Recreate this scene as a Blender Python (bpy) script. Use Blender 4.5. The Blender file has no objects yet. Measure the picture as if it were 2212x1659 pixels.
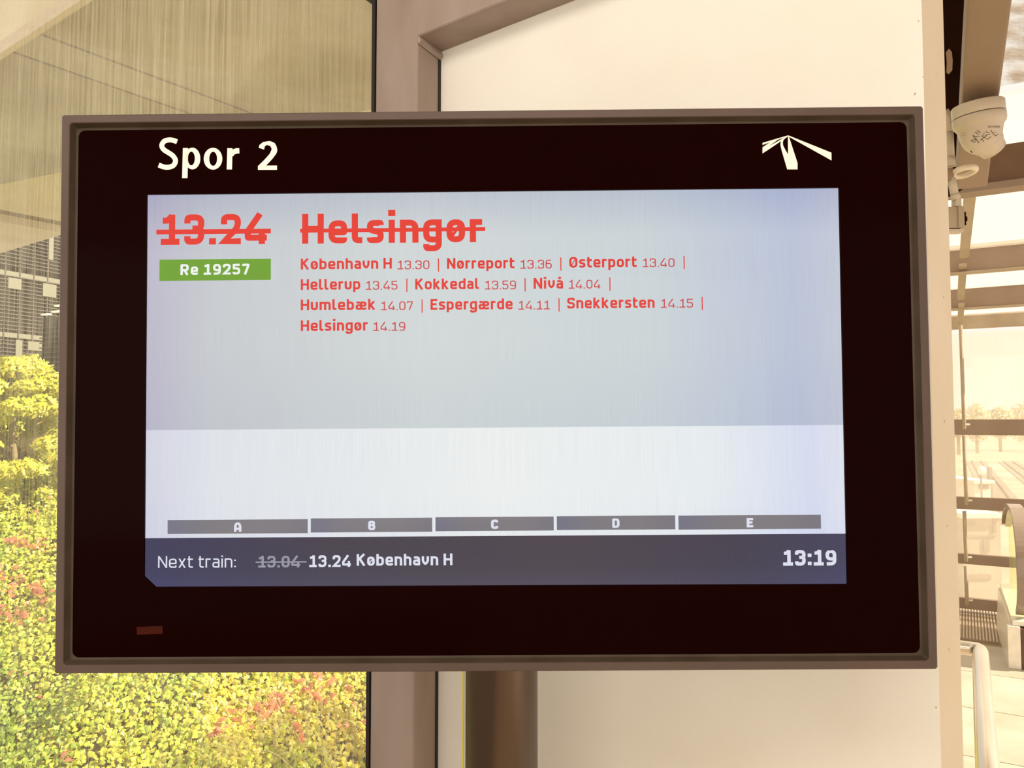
import bpy, bmesh, math, random
import numpy as np
from mathutils import Vector, Matrix, Euler
from mathutils.bvhtree import BVHTree
random.seed(7); rng = np.random.default_rng(7)
sc = bpy.context.scene
COL = sc.collection
V = Vector

# ------------------------------------------------------------------ camera, light, exposure
F, CX, CY = 1660.0, 1106.0, 829.5
CAMZ = 1.6
PITCH = math.atan((908 - CY) / F)
cd = bpy.data.cameras.new('camera'); cam = bpy.data.objects.new('camera', cd); COL.objects.link(cam)
cam.location = (0, 0, CAMZ); cam.rotation_euler = (math.pi/2 + PITCH, 0, 0)
cd.sensor_width = 36; cd.lens = F / 2212 * 36; cd.clip_start = .02; cd.clip_end = 2000
sc.camera = cam

def srgb(h):
    h = h.lstrip('#'); r = [int(h[i:i+2], 16)/255 for i in (0, 2, 4)]
    return tuple((c/12.92 if c <= .04045 else ((c+.055)/1.055)**2.4) for c in r) + (1,)

w = bpy.data.worlds.new('world'); sc.world = w; w.use_nodes = True
wn = w.node_tree; bg = wn.nodes['Background']
tc = wn.nodes.new('ShaderNodeTexCoord'); sx = wn.nodes.new('ShaderNodeSeparateXYZ'); rp = wn.nodes.new('ShaderNodeValToRGB')
wn.links.new(tc.outputs['Generated'], sx.inputs[0]); wn.links.new(sx.outputs['Z'], rp.inputs[0]); wn.links.new(rp.outputs[0], bg.inputs[0])
rp.color_ramp.elements[0].position = 0; rp.color_ramp.elements[0].color = (1.0, .92, .79, 1)
rp.color_ramp.elements[1].position = .5; rp.color_ramp.elements[1].color = (1.0, .95, .85, 1)
bg.inputs[1].default_value = 1.02

sd = bpy.data.lights.new('sun', 'SUN'); sd.energy = 8.8; sd.angle = math.radians(.6); sd.color = (1, .92, .78)
so = bpy.data.objects.new('sun', sd); COL.objects.link(so)
SUN = V((.90, -.25, .66)).normalized()
so.rotation_euler = SUN.to_track_quat('Z', 'Y').to_euler()

ad = bpy.data.lights.new('overhead_fill', 'AREA'); ad.shape = 'RECTANGLE'; ad.size = 3.0; ad.size_y = 1.2; ad.energy = 60; ad.color = (1, .93, .84)  # unseen area light added to brighten wall and display from above
ao = bpy.data.objects.new('overhead_fill', ad); COL.objects.link(ao); ao.location = (-.5, -.7, 3.5)
ao.rotation_euler = (V((-.5, -.7, 3.5)) - V((.1, 1.3, 1.7))).to_track_quat('Z', 'Y').to_euler()

bd = bpy.data.lights.new('rear_fill', 'AREA'); bd.shape = 'RECTANGLE'; bd.size = 11; bd.size_y = 2.8; bd.energy = 150; bd.color = (1, .95, .87)  # unseen broad light added behind the viewer to lift the lower wall
bo = bpy.data.objects.new('rear_fill', bd); COL.objects.link(bo); bo.location = (-2.2, -5.6, 1.7); bo.rotation_euler = (math.radians(90), 0, math.radians(-18))

vs = sc.view_settings; vs.view_transform = 'Standard'; vs.look = 'None'; vs.exposure = 0.0; vs.gamma = 1.0; vs.use_curve_mapping = False

# ------------------------------------------------------------------ helpers
def ray(px, py):
    u = (px - CX)/F; v = -(py - CY)/F; c, s = math.cos(PITCH), math.sin(PITCH)
    return V((u, c - v*s, s + v*c))
O = V((0, 0, CAMZ))
def at(px, py, Y):
    r = ray(px, py); return O + r*(Y/r.y)
def atz(px, py, z):
    r = ray(px, py); return O + r*((z-CAMZ)/r.z)
def onpl(px, py, p, n):
    r = ray(px, py); return O + r*((p-O).dot(n)/r.dot(n))
def az(d): d = math.radians(d); return V((math.sin(d), math.cos(d), 0))
UP = V((0, 0, 1))
A = az(-59.5); B = az(30.5)         # the station's grid

MATS = {}
def mat(name, col, rough=.5, metal=0, spec=.5, col2=None, scale=20, amt=1.0, bump=0, bscale=60, stretch=None, detail=6, emit=None, estr=1, contrast=(.35, .65)):
    m = bpy.data.materials.new(name); m.use_nodes = True; nt = m.node_tree; b = nt.nodes['Principled BSDF']
    b.inputs['Base Color'].default_value = col; b.inputs['Roughness'].default_value = rough
    b.inputs['Metallic'].default_value = metal; b.inputs['Specular IOR Level'].default_value = spec
    co = nt.nodes.new('ShaderNodeTexCoord'); mp = nt.nodes.new('ShaderNodeMapping'); nt.links.new(co.outputs['Object'], mp.inputs[0])
    if stretch: mp.inputs['Scale'].default_value = stretch
    n = nt.nodes.new('ShaderNodeTexNoise'); n.inputs['Scale'].default_value = scale; n.inputs['Detail'].default_value = detail
    nt.links.new(mp.outputs[0], n.inputs['Vector'])
    r = nt.nodes.new('ShaderNodeValToRGB'); r.color_ramp.elements[0].position = contrast[0]; r.color_ramp.elements[1].position = contrast[1]
    if col2 is None: col2 = tuple(c*.9 for c in col[:3]) + (1,)
    r.color_ramp.elements[0].color = col2; r.color_ramp.elements[1].color = col
    nt.links.new(n.outputs[0], r.inputs[0]); nt.links.new(r.outputs[0], b.inputs['Base Color'])
    if bump:
        n2 = nt.nodes.new('ShaderNodeTexNoise'); n2.inputs['Scale'].default_value = bscale; n2.inputs['Detail'].default_value = 5
        nt.links.new(mp.outputs[0], n2.inputs['Vector'])
        bp = nt.nodes.new('ShaderNodeBump'); bp.inputs['Strength'].default_value = bump; bp.inputs['Distance'].default_value = .002
        nt.links.new(n2.outputs[0], bp.inputs['Height']); nt.links.new(bp.outputs[0], b.inputs['Normal'])
    if emit: b.inputs['Emission Color'].default_value = emit; b.inputs['Emission Strength'].default_value = estr
    MATS[name] = m; return m

def glassmat(name, dust_veil, dcol, streak=(60, 60, 1.5), tint=(1, 1, 1, 1), gloss=.05, base=.02, lo=.35, hi=.75, rough=.02, tl=.5):
    m = bpy.data.materials.new(name); m.use_nodes = True; nt = m.node_tree; nt.nodes.clear()
    out = nt.nodes.new('ShaderNodeOutputMaterial')
    tr = nt.nodes.new('ShaderNodeBsdfTransparent'); tr.inputs[0].default_value = tint
    gl = nt.nodes.new('ShaderNodeBsdfGlossy'); gl.inputs['Roughness'].default_value = rough
    df = nt.nodes.new('ShaderNodeBsdfDiffuse'); df.inputs[0].default_value = dcol
    tn = nt.nodes.new('ShaderNodeBsdfTranslucent'); tn.inputs[0].default_value = dcol
    dm = nt.nodes.new('ShaderNodeMixShader'); dm.inputs[0].default_value = tl
    nt.links.new(df.outputs[0], dm.inputs[1]); nt.links.new(tn.outputs[0], dm.inputs[2])
    g = nt.nodes.new('ShaderNodeMixShader'); g.inputs[0].default_value = gloss
    nt.links.new(tr.outputs[0], g.inputs[1]); nt.links.new(gl.outputs[0], g.inputs[2])
    co = nt.nodes.new('ShaderNodeTexCoord'); mp = nt.nodes.new('ShaderNodeMapping'); mp.inputs['Scale'].default_value = streak
    nt.links.new(co.outputs['Object'], mp.inputs[0])
    n = nt.nodes.new('ShaderNodeTexNoise'); n.inputs['Scale'].default_value = 1; n.inputs['Detail'].default_value = 6; n.inputs['Roughness'].default_value = .65
    nt.links.new(mp.outputs[0], n.inputs['Vector'])
    mr = nt.nodes.new('ShaderNodeMapRange'); mr.inputs[1].default_value = lo; mr.inputs[2].default_value = hi; mr.inputs[3].default_value = base; mr.inputs[4].default_value = dust_veil
    nt.links.new(n.outputs[0], mr.inputs[0])
    mx = nt.nodes.new('ShaderNodeMixShader'); nt.links.new(mr.outputs[0], mx.inputs[0])
    nt.links.new(g.outputs[0], mx.inputs[1]); nt.links.new(dm.outputs[0], mx.inputs[2]); nt.links.new(mx.outputs[0], out.inputs[0])
    MATS[name] = m; return m

def emat(name, col, col2=None, mask=None, strength=1.0):
    m = bpy.data.materials.new(name); m.use_nodes = True; nt = m.node_tree; nt.nodes.clear()
    out = nt.nodes.new('ShaderNodeOutputMaterial'); e = nt.nodes.new('ShaderNodeEmission'); e.inputs[0].default_value = col; e.inputs[1].default_value = strength
    nt.links.new(e.outputs[0], out.inputs[0]); MATS[name] = m; return m

def tag(o, label=None, cat=None, group=None, kind=None):
    if label: o['label'] = label
    if cat: o['category'] = cat
    if group: o['group'] = group
    if kind: o['kind'] = kind
    return o
def empty(name, loc=(0, 0, 0), rot=None):
    o = bpy.data.objects.new(name, None); COL.objects.link(o); o.location = loc; o.empty_display_size = .05
    if rot: o.rotation_euler = rot
    return o
def world_of(o):
    m = o.matrix_basis.copy()
    return world_of(o.parent) @ m if o.parent else m
def mesh(name, verts, faces, m, parent=None, smooth=False, local=False, bevel=0, seg=2):
    """verts are in world space unless local; the object is placed in its parent's frame"""
    if parent is not None and not local:
        inv = world_of(parent).inverted(); verts = [inv @ V(v) for v in verts]
        origin = V((0, 0, 0))
    verts = [V(v) for v in verts]
    # origin at the centre of the piece
    c = sum(verts, V((0, 0, 0)))/len(verts)
    me = bpy.data.meshes.new(name); me.from_pydata([v - c for v in verts], [], faces); me.update()
    bm = bmesh.new(); bm.from_mesh(me); bmesh.ops.recalc_face_normals(bm, faces=bm.faces)
    if bevel:
        bmesh.ops.bevel(bm, geom=[e for e in bm.edges if len(e.link_faces) == 2 and e.calc_face_angle(0) > .5], offset=bevel, segments=seg, affect='EDGES', profile=.6, clamp_overlap=True)
    bm.to_mesh(me); bm.free()
    if smooth:
        for p in me.polygons: p.use_smooth = True
    me.materials.append(m if not isinstance(m, str) else MATS[m])
    o = bpy.data.objects.new(name, me); COL.objects.link(o); o.location = c
    if parent is not None: o.parent = parent
    return o
def prism(poly, vec):
    n = len(poly); vs = [V(p) for p in poly] + [V(p)+V(vec) for p in poly]
    f = [list(range(n))[::-1], list(range(n, 2*n))] + [[i, (i+1) % n, n+(i+1) % n, n+i] for i in range(n)]
    return vs, f
def pr(name, poly, vec, m, parent=None, **k):
    v, f = prism(poly, vec); return mesh(name, v, f, m, parent, **k)
def boxv(p, a, b, c):
    p, a, b, c = map(V, (p, a, b, c)); return prism([p, p+a, p+a+b, p+b], c)
def bx(name, p, a, b, c, m, parent=None, **k):
    v, f = boxv(p, a, b, c); return mesh(name, v, f, m, parent, **k)
def join(parts):
    vs, fs = [], []
    for v, f in parts:
        o = len(vs); vs += v; fs += [[i+o for i in q] for q in f]
    return vs, fs
def tube(pts, r, seg=16, closed=False, cap=True):
    pts = [V(p) for p in pts]; n = len(pts); vs, fs = [], []
    prev = None
    for i, p in enumerate(pts):
        if closed: d = (pts[(i+1) % n]-pts[i-1]).normalized()
        else: d = (pts[min(i+1, n-1)]-pts[max(i-1, 0)]).normalized()
        if prev is None:
            u = d.orthogonal().normalized()
        else:
            u = (prev - d*prev.dot(d)).normalized()
        prev = u; w_ = d.cross(u); rr = r[i] if isinstance(r, (list, tuple)) else r
        for k in range(seg):
            a = 2*math.pi*k/seg; vs.append(p + u*math.cos(a)*rr + w_*math.sin(a)*rr)
    m = n if closed else n-1
    for i in range(m):
        for k in range(seg):
            a, b = i*seg+k, i*seg+(k+1) % seg; j = ((i+1) % n)*seg
            fs.append([a, b, j+(k+1) % seg, j+k])
    if cap and not closed: fs += [list(range(seg))[::-1], list(range((n-1)*seg, n*seg))]
    return vs, fs
def lathe(prof, center, axis, seg=48):
    axis = V(axis).normalized(); u = axis.orthogonal().normalized(); w_ = axis.cross(u); vs, fs = [], []
    for r, h in prof:
        for k in range(seg):
            a = 2*math.pi*k/seg; vs.append(V(center)+axis*h+(u*math.cos(a)+w_*math.sin(a))*r)
    for i in range(len(prof)-1):
        for k in range(seg): fs.append([i*seg+k, i*seg+(k+1) % seg, (i+1)*seg+(k+1) % seg, (i+1)*seg+k])
    fs += [list(range(seg))[::-1], list(range((len(prof)-1)*seg, len(prof)*seg))]
    return vs, fs

# ------------------------------------------------------------------ stroke lettering
def rnd(pts, r, closed=False):
    """round the corners of a polyline"""
    out = []; n = len(pts)
    for i, p in enumerate(pts):
        if not closed and i in (0, n-1): out.append(tuple(p[:2])); continue
        rr = p[2] if len(p) > 2 else r
        a = V(pts[i-1][:2]); b = V(p[:2]); c = V(pts[(i+1) % n][:2])
        d1 = a-b; d2 = c-b; q = min(rr, d1.length*.5, d2.length*.5)
        if q < 1e-4: out.append((b.x, b.y)); continue
        s = b+d1.normalized()*q; e = b+d2.normalized()*q
        for k in range(6):
            t = k/5; x = s*(1-t)**2 + b*2*t*(1-t) + e*t*t; out.append((x.x, x.y))
    return out
def ribbon(pts, w_, closed=False):
    """polyline to quads with mitred joints"""
    P = [V(p) for p in pts]; n = len(P); L, R = [], []
    for i in range(n):
        d1 = (P[i]-P[i-1]) if (i > 0 or closed) else (P[1]-P[0])
        d2 = (P[(i+1) % n]-P[i]) if (i < n-1 or closed) else (P[-1]-P[-2])
        if d1.length < 1e-9: d1 = d2
        if d2.length < 1e-9: d2 = d1
        d1.normalize(); d2.normalize(); n1 = V((-d1.y, d1.x)); n2 = V((-d2.y, d2.x)); m = n1+n2
        if m.length < 1e-6: m = n1
        m.normalize(); k = min(1/max(m.dot(n1), .45), 2.2); ww = w_[i] if isinstance(w_, (list, tuple)) else w_
        L.append(P[i]+m*k*ww/2); R.append(P[i]-m*k*ww/2)
    q = []
    for i in range(n if closed else n-1):
        j = (i+1) % n; q.append([L[i], L[j], R[j], R[i]])
    return q
def glyph(c, w_):
    """strokes of one character: list of (points, closed), and its advance width; cap height 1"""
    a = w_/2; h = 1.0; x = .775; S = []
    def s(pts, r=.2, closed=False, ww=None): S.append((rnd(pts, r, closed), closed, ww or w_))
    T = h-a; X = x-a
    if c in '0O': W = .64 if c == '0' else .70; s([(a, a), (W-a, a), (W-a, T), (a, T)], .26, True)
    elif c == 'Ø': W = .70; s([(a, a), (W-a, a), (W-a, T), (a, T)], .26, True); s([(a+.05, .12), (W-a-.05, .88)], ww=w_*.45)
    elif c == '1': W = .60; s([(.36, 0), (.36, h)]); s([(.06, h-.20), (.22, h-.20), (.36, h-.04)], .05); s([(.0, a), (W, a)])
    elif c == '2': W = .64; s([(a, .66), (a, T), (W-a, T), (W-a, .56), (a*1.1, a, 0), (W, a)], .22)
    elif c == '3': W = .64; s([(a, .70), (a, T), (W-a, T), (W-a, .53), (.26, .53)], .22); s([(.26, .53), (W-a, .53), (W-a, a), (a, a), (a, .28)], .22)
    elif c == '4': W = .68; s([(.46, h), (.07, .42, .06), (.07, .19+a*.2, .04), (W, .19+a*.2)], .06); s([(W-.16, .50), (W-.16, 0)])
    elif c == '5': W = .62; s([(W-.04, T), (a, T, .02), (a, .57, .02), (W-a, .57), (W-a, a), (a, a), (a, .25)], .22)
    elif c == '6': W = .64; s([(W-.08, T), (a, T), (a, a), (W-a, a), (W-a, .58), (a, .58)], .24)
    elif c == '7': W = .60; s([(a, h-.22), (a, T, .02), (W-a, T, .06), (W-a, T-.08), (.22, 0)], .05)
    elif c == '9': W = .64; s([(.06, a), (W-a, a), (W-a, T), (a, T), (a, .42), (W-a, .42)], .24)
    elif c == '.': W = w_*1.15; s([(W/2, 0), (W/2, w_*1.05)], ww=w_*1.1)
    elif c == ':': W = w_*1.15; s([(W/2, .03), (W/2, .03+w_*1.05)], ww=w_*1.1); s([(W/2, .55), (W/2, .55+w_*1.05)], ww=w_*1.1)
    elif c == ' ': W = .30
    elif c == '|': W = w_; s([(a, -.22), (a, 1.02)])
    elif c == 'A': W = .70; s([(a, 0), (a, .62), (.24, T), (W-.24, T), (W-a, .62), (W-a, 0)], .10); s([(a, .32), (W-a, .32)])
    elif c == 'B': W = .66; s([(a, a), (a, T), (W-a-.03, T), (W-a-.03, .53), (a, .53)], .12); s([(a, .53), (W-a, .53), (W-a, a), (a, a)], .15)
    elif c == 'C': W = .64; s([(W-a, .68), (W-a, T), (a, T), (a, a), (W-a, a), (W-a, .32)], .24)
    elif c == 'D': W = .68; s([(a, a, .01), (a, T, .01), (W-a, T), (W-a, a)], .28, True)
    elif c == 'E': W = .58; s([(W, T), (a, T, 0), (a, a, 0), (W, a)]); s([(a, .52), (W-.06, .52)])
    elif c == 'H': W = .70; s([(a, 0), (a, h)]); s([(W-a, 0), (W-a, h)]); s([(a, .50), (W-a, .50)])
    elif c == 'I': W = w_; s([(a, 0), (a, h)])
    elif c == 'K': W = .70; s([(a, 0), (a, h)]); s([(a, .46), (W-a*1.1, h)]); s([(.26, .56), (W-a, 0)])
    elif c == 'N': W = .72; s([(a, 0), (a, h)]); s([(W-a, 0), (W-a, h)]); s([(a, h-a*.3), (W-a, a*.3)])
    elif c == 'R': W = .68; s([(a, 0), (a, T, .01), (W-a, T), (W-a, .44), (a, .44)], .18); s([(.34, .44), (W-a*1.05, 0)])
    elif c == 'S': W = .66; s([(W-a, .72), (W-a, T), (a, T), (a, .56), (.33, .51), (W-a, .44), (W-a, a), (a, a), (a, .28)], .17)
    elif c == 'V': W = .70; s([(a, h), (W/2, 0), (W-a, h)], .02)
    elif c == 'a': W = .56; s([(.07, X), (W-a, X), (W-a, 0)], .18); s([(W-a, .42), (a, .42), (a, a), (W-a, a)], .15)
    elif c == 'å': W = .56; s([(.07, X), (W-a, X), (W-a, 0)], .18); s([(W-a, .42), (a, .42), (a, a), (W-a, a)], .15); s([(.21, .92), (.35, .92), (.35, 1.06), (.21, 1.06)], .07, True, w_*.55)
    elif c == 'æ': W = .92; s([(.07, X), (.46, X), (.46, a), (a, a), (a, .42), (.46, .42)], .15); s([(.46, X), (W-a, X), (W-a, .38), (.46, .38)], .17); s([(.46, .4), (.46, a), (W-a, a), (W-a, .20)], .15)
    elif c == 'b': W = .60; s([(a, 0), (a, h)]); s([(a, a), (W-a, a), (W-a, X), (a, X)], .2)
    elif c == 'd': W = .60; s([(W-a, 0), (W-a, h)]); s([(W-a, a), (a, a), (a, X), (W-a, X)], .2)
    elif c == 'e': W = .60; s([(W-a, .20), (W-a, a), (a, a), (a, X), (W-a, X), (W-a, .37, .02), (a, .37)], .19)
    elif c == 'g': W = .60; s([(W-a, X), (a, X), (a, a), (W-a, a)], .19); s([(W-a, x), (W-a, -.19), (a, -.19), (a, -.05)], .17)
    elif c == 'h': W = .60; s([(a, 0), (a, h)]); s([(a, X), (W-a, X), (W-a, 0)], .2)
    elif c == 'i': W = w_*1.1; s([(W/2, 0), (W/2, x)]); s([(W/2, .90), (W/2, .90+w_*1.05)], ww=w_*1.15)
    elif c == 'k': W = .60; s([(a, 0), (a, h)]); s([(a, .32), (W-a*1.1, x)]); s([(.22, .42), (W-a, 0)])
    elif c == 'l': W = .34; s([(a, h), (a, a), (W, a)], .16)
    elif c == 'm': W = .94; s([(a, 0), (a, x)]); s([(a, X), (W/2, X), (W/2, 0)], .18); s([(W/2, X), (W-a, X), (W-a, 0)], .18)
    elif c == 'n': W = .60; s([(a, 0), (a, x)]); s([(a, X), (W-a, X), (W-a, 0)], .2)
    elif c == 'o': W = .60; s([(a, a), (W-a, a), (W-a, X), (a, X)], .2, True)
    elif c == 'ø': W = .60; s([(a, a), (W-a, a), (W-a, X), (a, X)], .2, True); s([(a+.02, .10), (W-a-.02, x-.10)], ww=w_*.45)
    elif c == 'p': W = .60; s([(a, -.24), (a, x)]); s([(a, a), (W-a, a), (W-a, X), (a, X)], .2)
    elif c == 'r': W = .40; s([(a, 0), (a, x)]); s([(a, X), (W, X)], .1)
    elif c == 's': W = .54; s([(W-a, .60), (W-a, X), (a, X), (a, .44), (W/2, .40), (W-a, .35), (W-a, a), (a, a), (a, .19)], .13)
    elif c == 't': W = .42; s([(.13, .98), (.13, a), (W, a)], .16); s([(0, X), (W, X)])
    elif c == 'u': W = .60; s([(a, x), (a, a), (W-a, a), (W-a, x)], .2)
    elif c == 'v': W = .58; s([(a, x), (a, .36), (W/2, a*.9), (W-a, .36), (W-a, x)], .12)
    elif c == 'x': W = .58; s([(a*1.1, 0), (W-a*1.1, x)]); s([(a*1.1, x), (W-a*1.1, 0)])
    else: W = .3
    return S, W
def text_quads(txt, w_, track=.13):
    q = []; X = 0
    for i, c in enumerate(txt):
        S, W = glyph(c, w_)
        for pts, cl, ww in S:
            for k in ribbon(pts, ww, cl): q.append([(p.x+X, p.y) for p in k])
        X += W + (track if c != ' ' else 0)
    return q, X-track

# ------------------------------------------------------------------ materials
mat('cream_wall', srgb('#f5efe3'), .75, col2=srgb('#f0e9db'), scale=3, bump=.35, bscale=160)
mat('cream_trim_shaded', srgb('#e6d6bf'), .6, col2=srgb('#e0ceb4'), scale=4, bump=.2, bscale=90)  # same cream paint, shading of the turned edge put in as tan
mat('steel_paint', srgb('#a8958a'), .5, col2=srgb('#988476'), scale=9, bump=.15, bscale=80, stretch=(1, 1, .25))
mat('gasket', srgb('#1d120d'), .6)
mat('frame_alu', srgb('#5e4c44'), .42, metal=.0, spec=.3, col2=srgb('#57463d'), scale=6)
mat('frame_inner', srgb('#4a3b2c'), .7, col2=srgb('#3c2e1d'), scale=14, stretch=(1, 1, 1))
mat('black_glass', (.0085, .0009, .0006, 1), .10, spec=.015, col2=(.0080, .0008, .0006, 1))
mat('black_edge', (.004, .002, .0015, 1), .6, spec=.2)
mat('pole_steel', srgb('#6a5a50'), .32, metal=.75, col2=srgb('#5c4c42'), scale=3, bump=.05, bscale=30, stretch=(3, 3, .4))
mat('line_yellow', srgb('#e6d85c'), .4)
mat('sensor', srgb('#46190b'), .5, spec=.05, col2=srgb('#3c140a'))
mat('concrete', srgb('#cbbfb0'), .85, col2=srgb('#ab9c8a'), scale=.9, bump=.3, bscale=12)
mat('concrete_lit', srgb('#efdfc4'), .85, col2=srgb('#dfccab'), scale=1.1, bump=.3, bscale=12)  # lit copy of the concrete, its light put into a paler colour
mat('concrete_dark', srgb('#8d7658'), .85)
mat('office_dark', srgb('#5b5048'), .35, col2=srgb('#473e38'), scale=1.2)
mat('office_glass', srgb('#544b46'), .25, spec=.6, col2=srgb('#3c3634'), scale=.6)
mat('office_slat', srgb('#615851'), .7)
mat('office_pale', srgb('#8a8674'), .6)
mat('roof_steel', srgb('#9a836e'), .55, col2=srgb('#8f7762'), scale=3)
mat('roof_steel_dark', srgb('#77573a'), .6)
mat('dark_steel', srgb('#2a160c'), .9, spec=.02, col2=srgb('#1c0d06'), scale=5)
mat('chipped', srgb('#9a7d62'), .9)
mat('rail_steel', srgb('#b7a48c'), .5, col2=srgb('#a8947b'), scale=5)
mat('white_plastic', srgb('#cfbfab'), .38, col2=srgb('#c8b7a1'), scale=8)
mat('pale_paint', srgb('#ecdcc4'), .5)
mat('marker', srgb('#3a2a1c'), .8)
mat('print_grey', srgb('#a6937c'), .8)
mat('stainless', srgb('#e6dccb'), .25, metal=.8, col2=srgb('#dcd0be'), scale=4)
mat('floor_tile', srgb('#c2b6a3'), .5, col2=srgb('#b3a48c'), scale=3, bump=.1, bscale=40)
mat('joint', srgb('#a08a6c'), .9)
mat('grille', srgb('#c9b294'), .5, metal=.2)
mat('esc_dark', srgb('#6b4f3b'), .5, col2=srgb('#5c4230'), scale=8)
mat('esc_belt', srgb('#94806f'), .28, spec=.6)
mat('esc_steel', srgb('#efe6d6'), .35, metal=.3)
mat('bark', srgb('#9c8a62'), .9)
mat('soil', srgb('#5c5026'), 1)
mat('yard', srgb('#bfae94'), .95, col2=srgb('#a39176'), scale=.12, bump=0)
mat('yard_rail', srgb('#7c6850'), .5)
mat('yard_white', srgb('#f3ead6'), .7)
mat('yard_mid', srgb('#94806a'), .8)
glassmat('dusty_glass', .42, srgb('#dad1bd'), streak=(95, 95, 2.2), tint=(.98, .98, .95, 1), gloss=.02, base=.03, lo=.42, hi=.72)
glassmat('haze_veil_glass', .34, srgb('#f3e4cc'), streak=(3, 3, 3), gloss=.03, base=.18, lo=.3, hi=.7, tl=.9)  # outdoor haze put into the panes as a pale veil
glassmat('roof_glass', .62, srgb('#a58a62'), streak=(6, 20, 6), gloss=.02, base=.04, lo=.42, hi=.66, tl=.35)
glassmat('clear_glass', .0, (1, 1, 1, 1), gloss=.004, base=.0, rough=.02)
glassmat('green_glass', .06, srgb('#e9efc0'), tint=(.93, .95, .78, 1), gloss=.06, base=.05)

def leafmat(name):
    m = bpy.data.materials.new(name); m.use_nodes = True; nt = m.node_tree; nt.nodes.clear()
    out = nt.nodes.new('ShaderNodeOutputMaterial'); at_ = nt.nodes.new('ShaderNodeAttribute'); at_.attribute_name = 'tone'
    d = nt.nodes.new('ShaderNodeBsdfDiffuse'); t = nt.nodes.new('ShaderNodeBsdfTranslucent'); g = nt.nodes.new('ShaderNodeBsdfGlossy'); g.inputs['Roughness'].default_value = .4
    mx = nt.nodes.new('ShaderNodeMixShader'); mx.inputs[0].default_value = .35; m2 = nt.nodes.new('ShaderNodeMixShader'); m2.inputs[0].default_value = .05
    nt.links.new(at_.outputs['Color'], d.inputs[0]); nt.links.new(at_.outputs['Color'], t.inputs[0])
    nt.links.new(d.outputs[0], mx.inputs[1]); nt.links.new(t.outputs[0], mx.inputs[2]); nt.links.new(mx.outputs[0], m2.inputs[1]); nt.links.new(g.outputs[0], m2.inputs[2]); nt.links.new(m2.outputs[0], out.inputs[0])
    MATS[name] = m
leafmat('leaf')

# leaf outlines
IVY = np.array([(0, -.45), (.30, -.42), (.46, -.08), (.26, .05), (.0, .55), (-.26, .05), (-.46, -.08), (-.30, -.42)])
POINTED = np.array([(0, -.5), (.16, -.2), (.20, .1), (.0, .55), (-.20, .1), (-.16, -.2)])
def creeper(n=5):
    p = []
    for k in range(n):
        a = math.radians(-80 + 160*k/(n-1)); p.append((.55*math.sin(a), .55*math.cos(a)-.1))
        if k < n-1:
            b = math.radians(-80 + 160*(k+.5)/(n-1)); p.append((.2*math.sin(b), .2*math.cos(b)-.1))
    return np.array([(0, -.3)] + p[::-1])
def leaves(name, pos, nrm, size, tone, outline, parent=None):
    """one mesh of many leaves; each is its own outline with a folded midrib"""
    N = len(pos); k = len(outline)
    nrm = nrm/np.linalg.norm(nrm, axis=1)[:, None]
    r = rng.normal(size=(N, 3)); r[:, 2] -= .8
    t = r - (r*nrm).sum(1)[:, None]*nrm; t /= np.linalg.norm(t, axis=1)[:, None]; b = np.cross(nrm, t)
    ox = outline[:, 0]; oy = outline[:, 1]; oz = np.abs(ox)*-.35
    v = pos[:, None, :] + size[:, None, None]*(b[:, None, :]*ox[None, :, None] + t[:, None, :]*oy[None, :, None] + nrm[:, None, :]*oz[None, :, None])
    c = pos + size[:, None]*nrm*.03
    allv = np.concatenate([c[:, None, :], v], 1).reshape(-1, 3)
    i = np.arange(k); tri = np.stack([np.zeros(k, int), i+1, (i+1) % k + 1], 1)
    f = (np.arange(N)[:, None, None]*(k+1) + tri[None]).reshape(-1, 3)
    me = bpy.data.meshes.new(name)
    me.vertices.add(len(allv)); me.vertices.foreach_set('co', allv.ravel())
    me.loops.add(f.size); me.loops.foreach_set('vertex_index', f.ravel().astype(np.int32))
    me.polygons.add(len(f)); me.polygons.foreach_set('loop_start', np.arange(0, f.size, 3, dtype=np.int32)); me.polygons.foreach_set('loop_total', np.full(len(f), 3, np.int32))
    me.update(); me.validate()
    at_ = me.color_attributes.new('tone', 'FLOAT_COLOR', 'POINT')
    cc = np.repeat(tone, k+1, axis=0); at_.data.foreach_set('color', np.concatenate([cc, np.ones((len(cc), 1))], 1).ravel())
    me.materials.append(MATS['leaf']); o = bpy.data.objects.new(name, me); COL.objects.link(o)
    if parent: o.parent = parent; o.matrix_parent_inverse = world_of(parent).inverted()
    o['kind'] = 'stuff'; return o

# ================================================================== SETTING: the end wall behind the display
FW = 1.30
corner = at(1990, 0, FW); corner = V((.5385*FW, FW, 0))
corner = V((at(2014, 908, FW).x, FW, 0))
WN = V((A.y, -A.x, 0)); WN = -B            # wall faces the viewer
wl = A*1.07
zb, zt = 0.0, 3.6
wall = empty('wall_back', corner); tag(wall, 'cream painted end wall panel behind the departure display', 'wall', kind='structure')
bx('panel', corner, wl, UP*zt, B*.10, 'cream_wall', wall)
d45 = az(45)
pr('edge_trim', [corner, corner+d45*.123, corner+d45*.123+A*.12, corner+A*.02+B*.10], UP*zt, 'cream_trim_shaded', wall)
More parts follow.
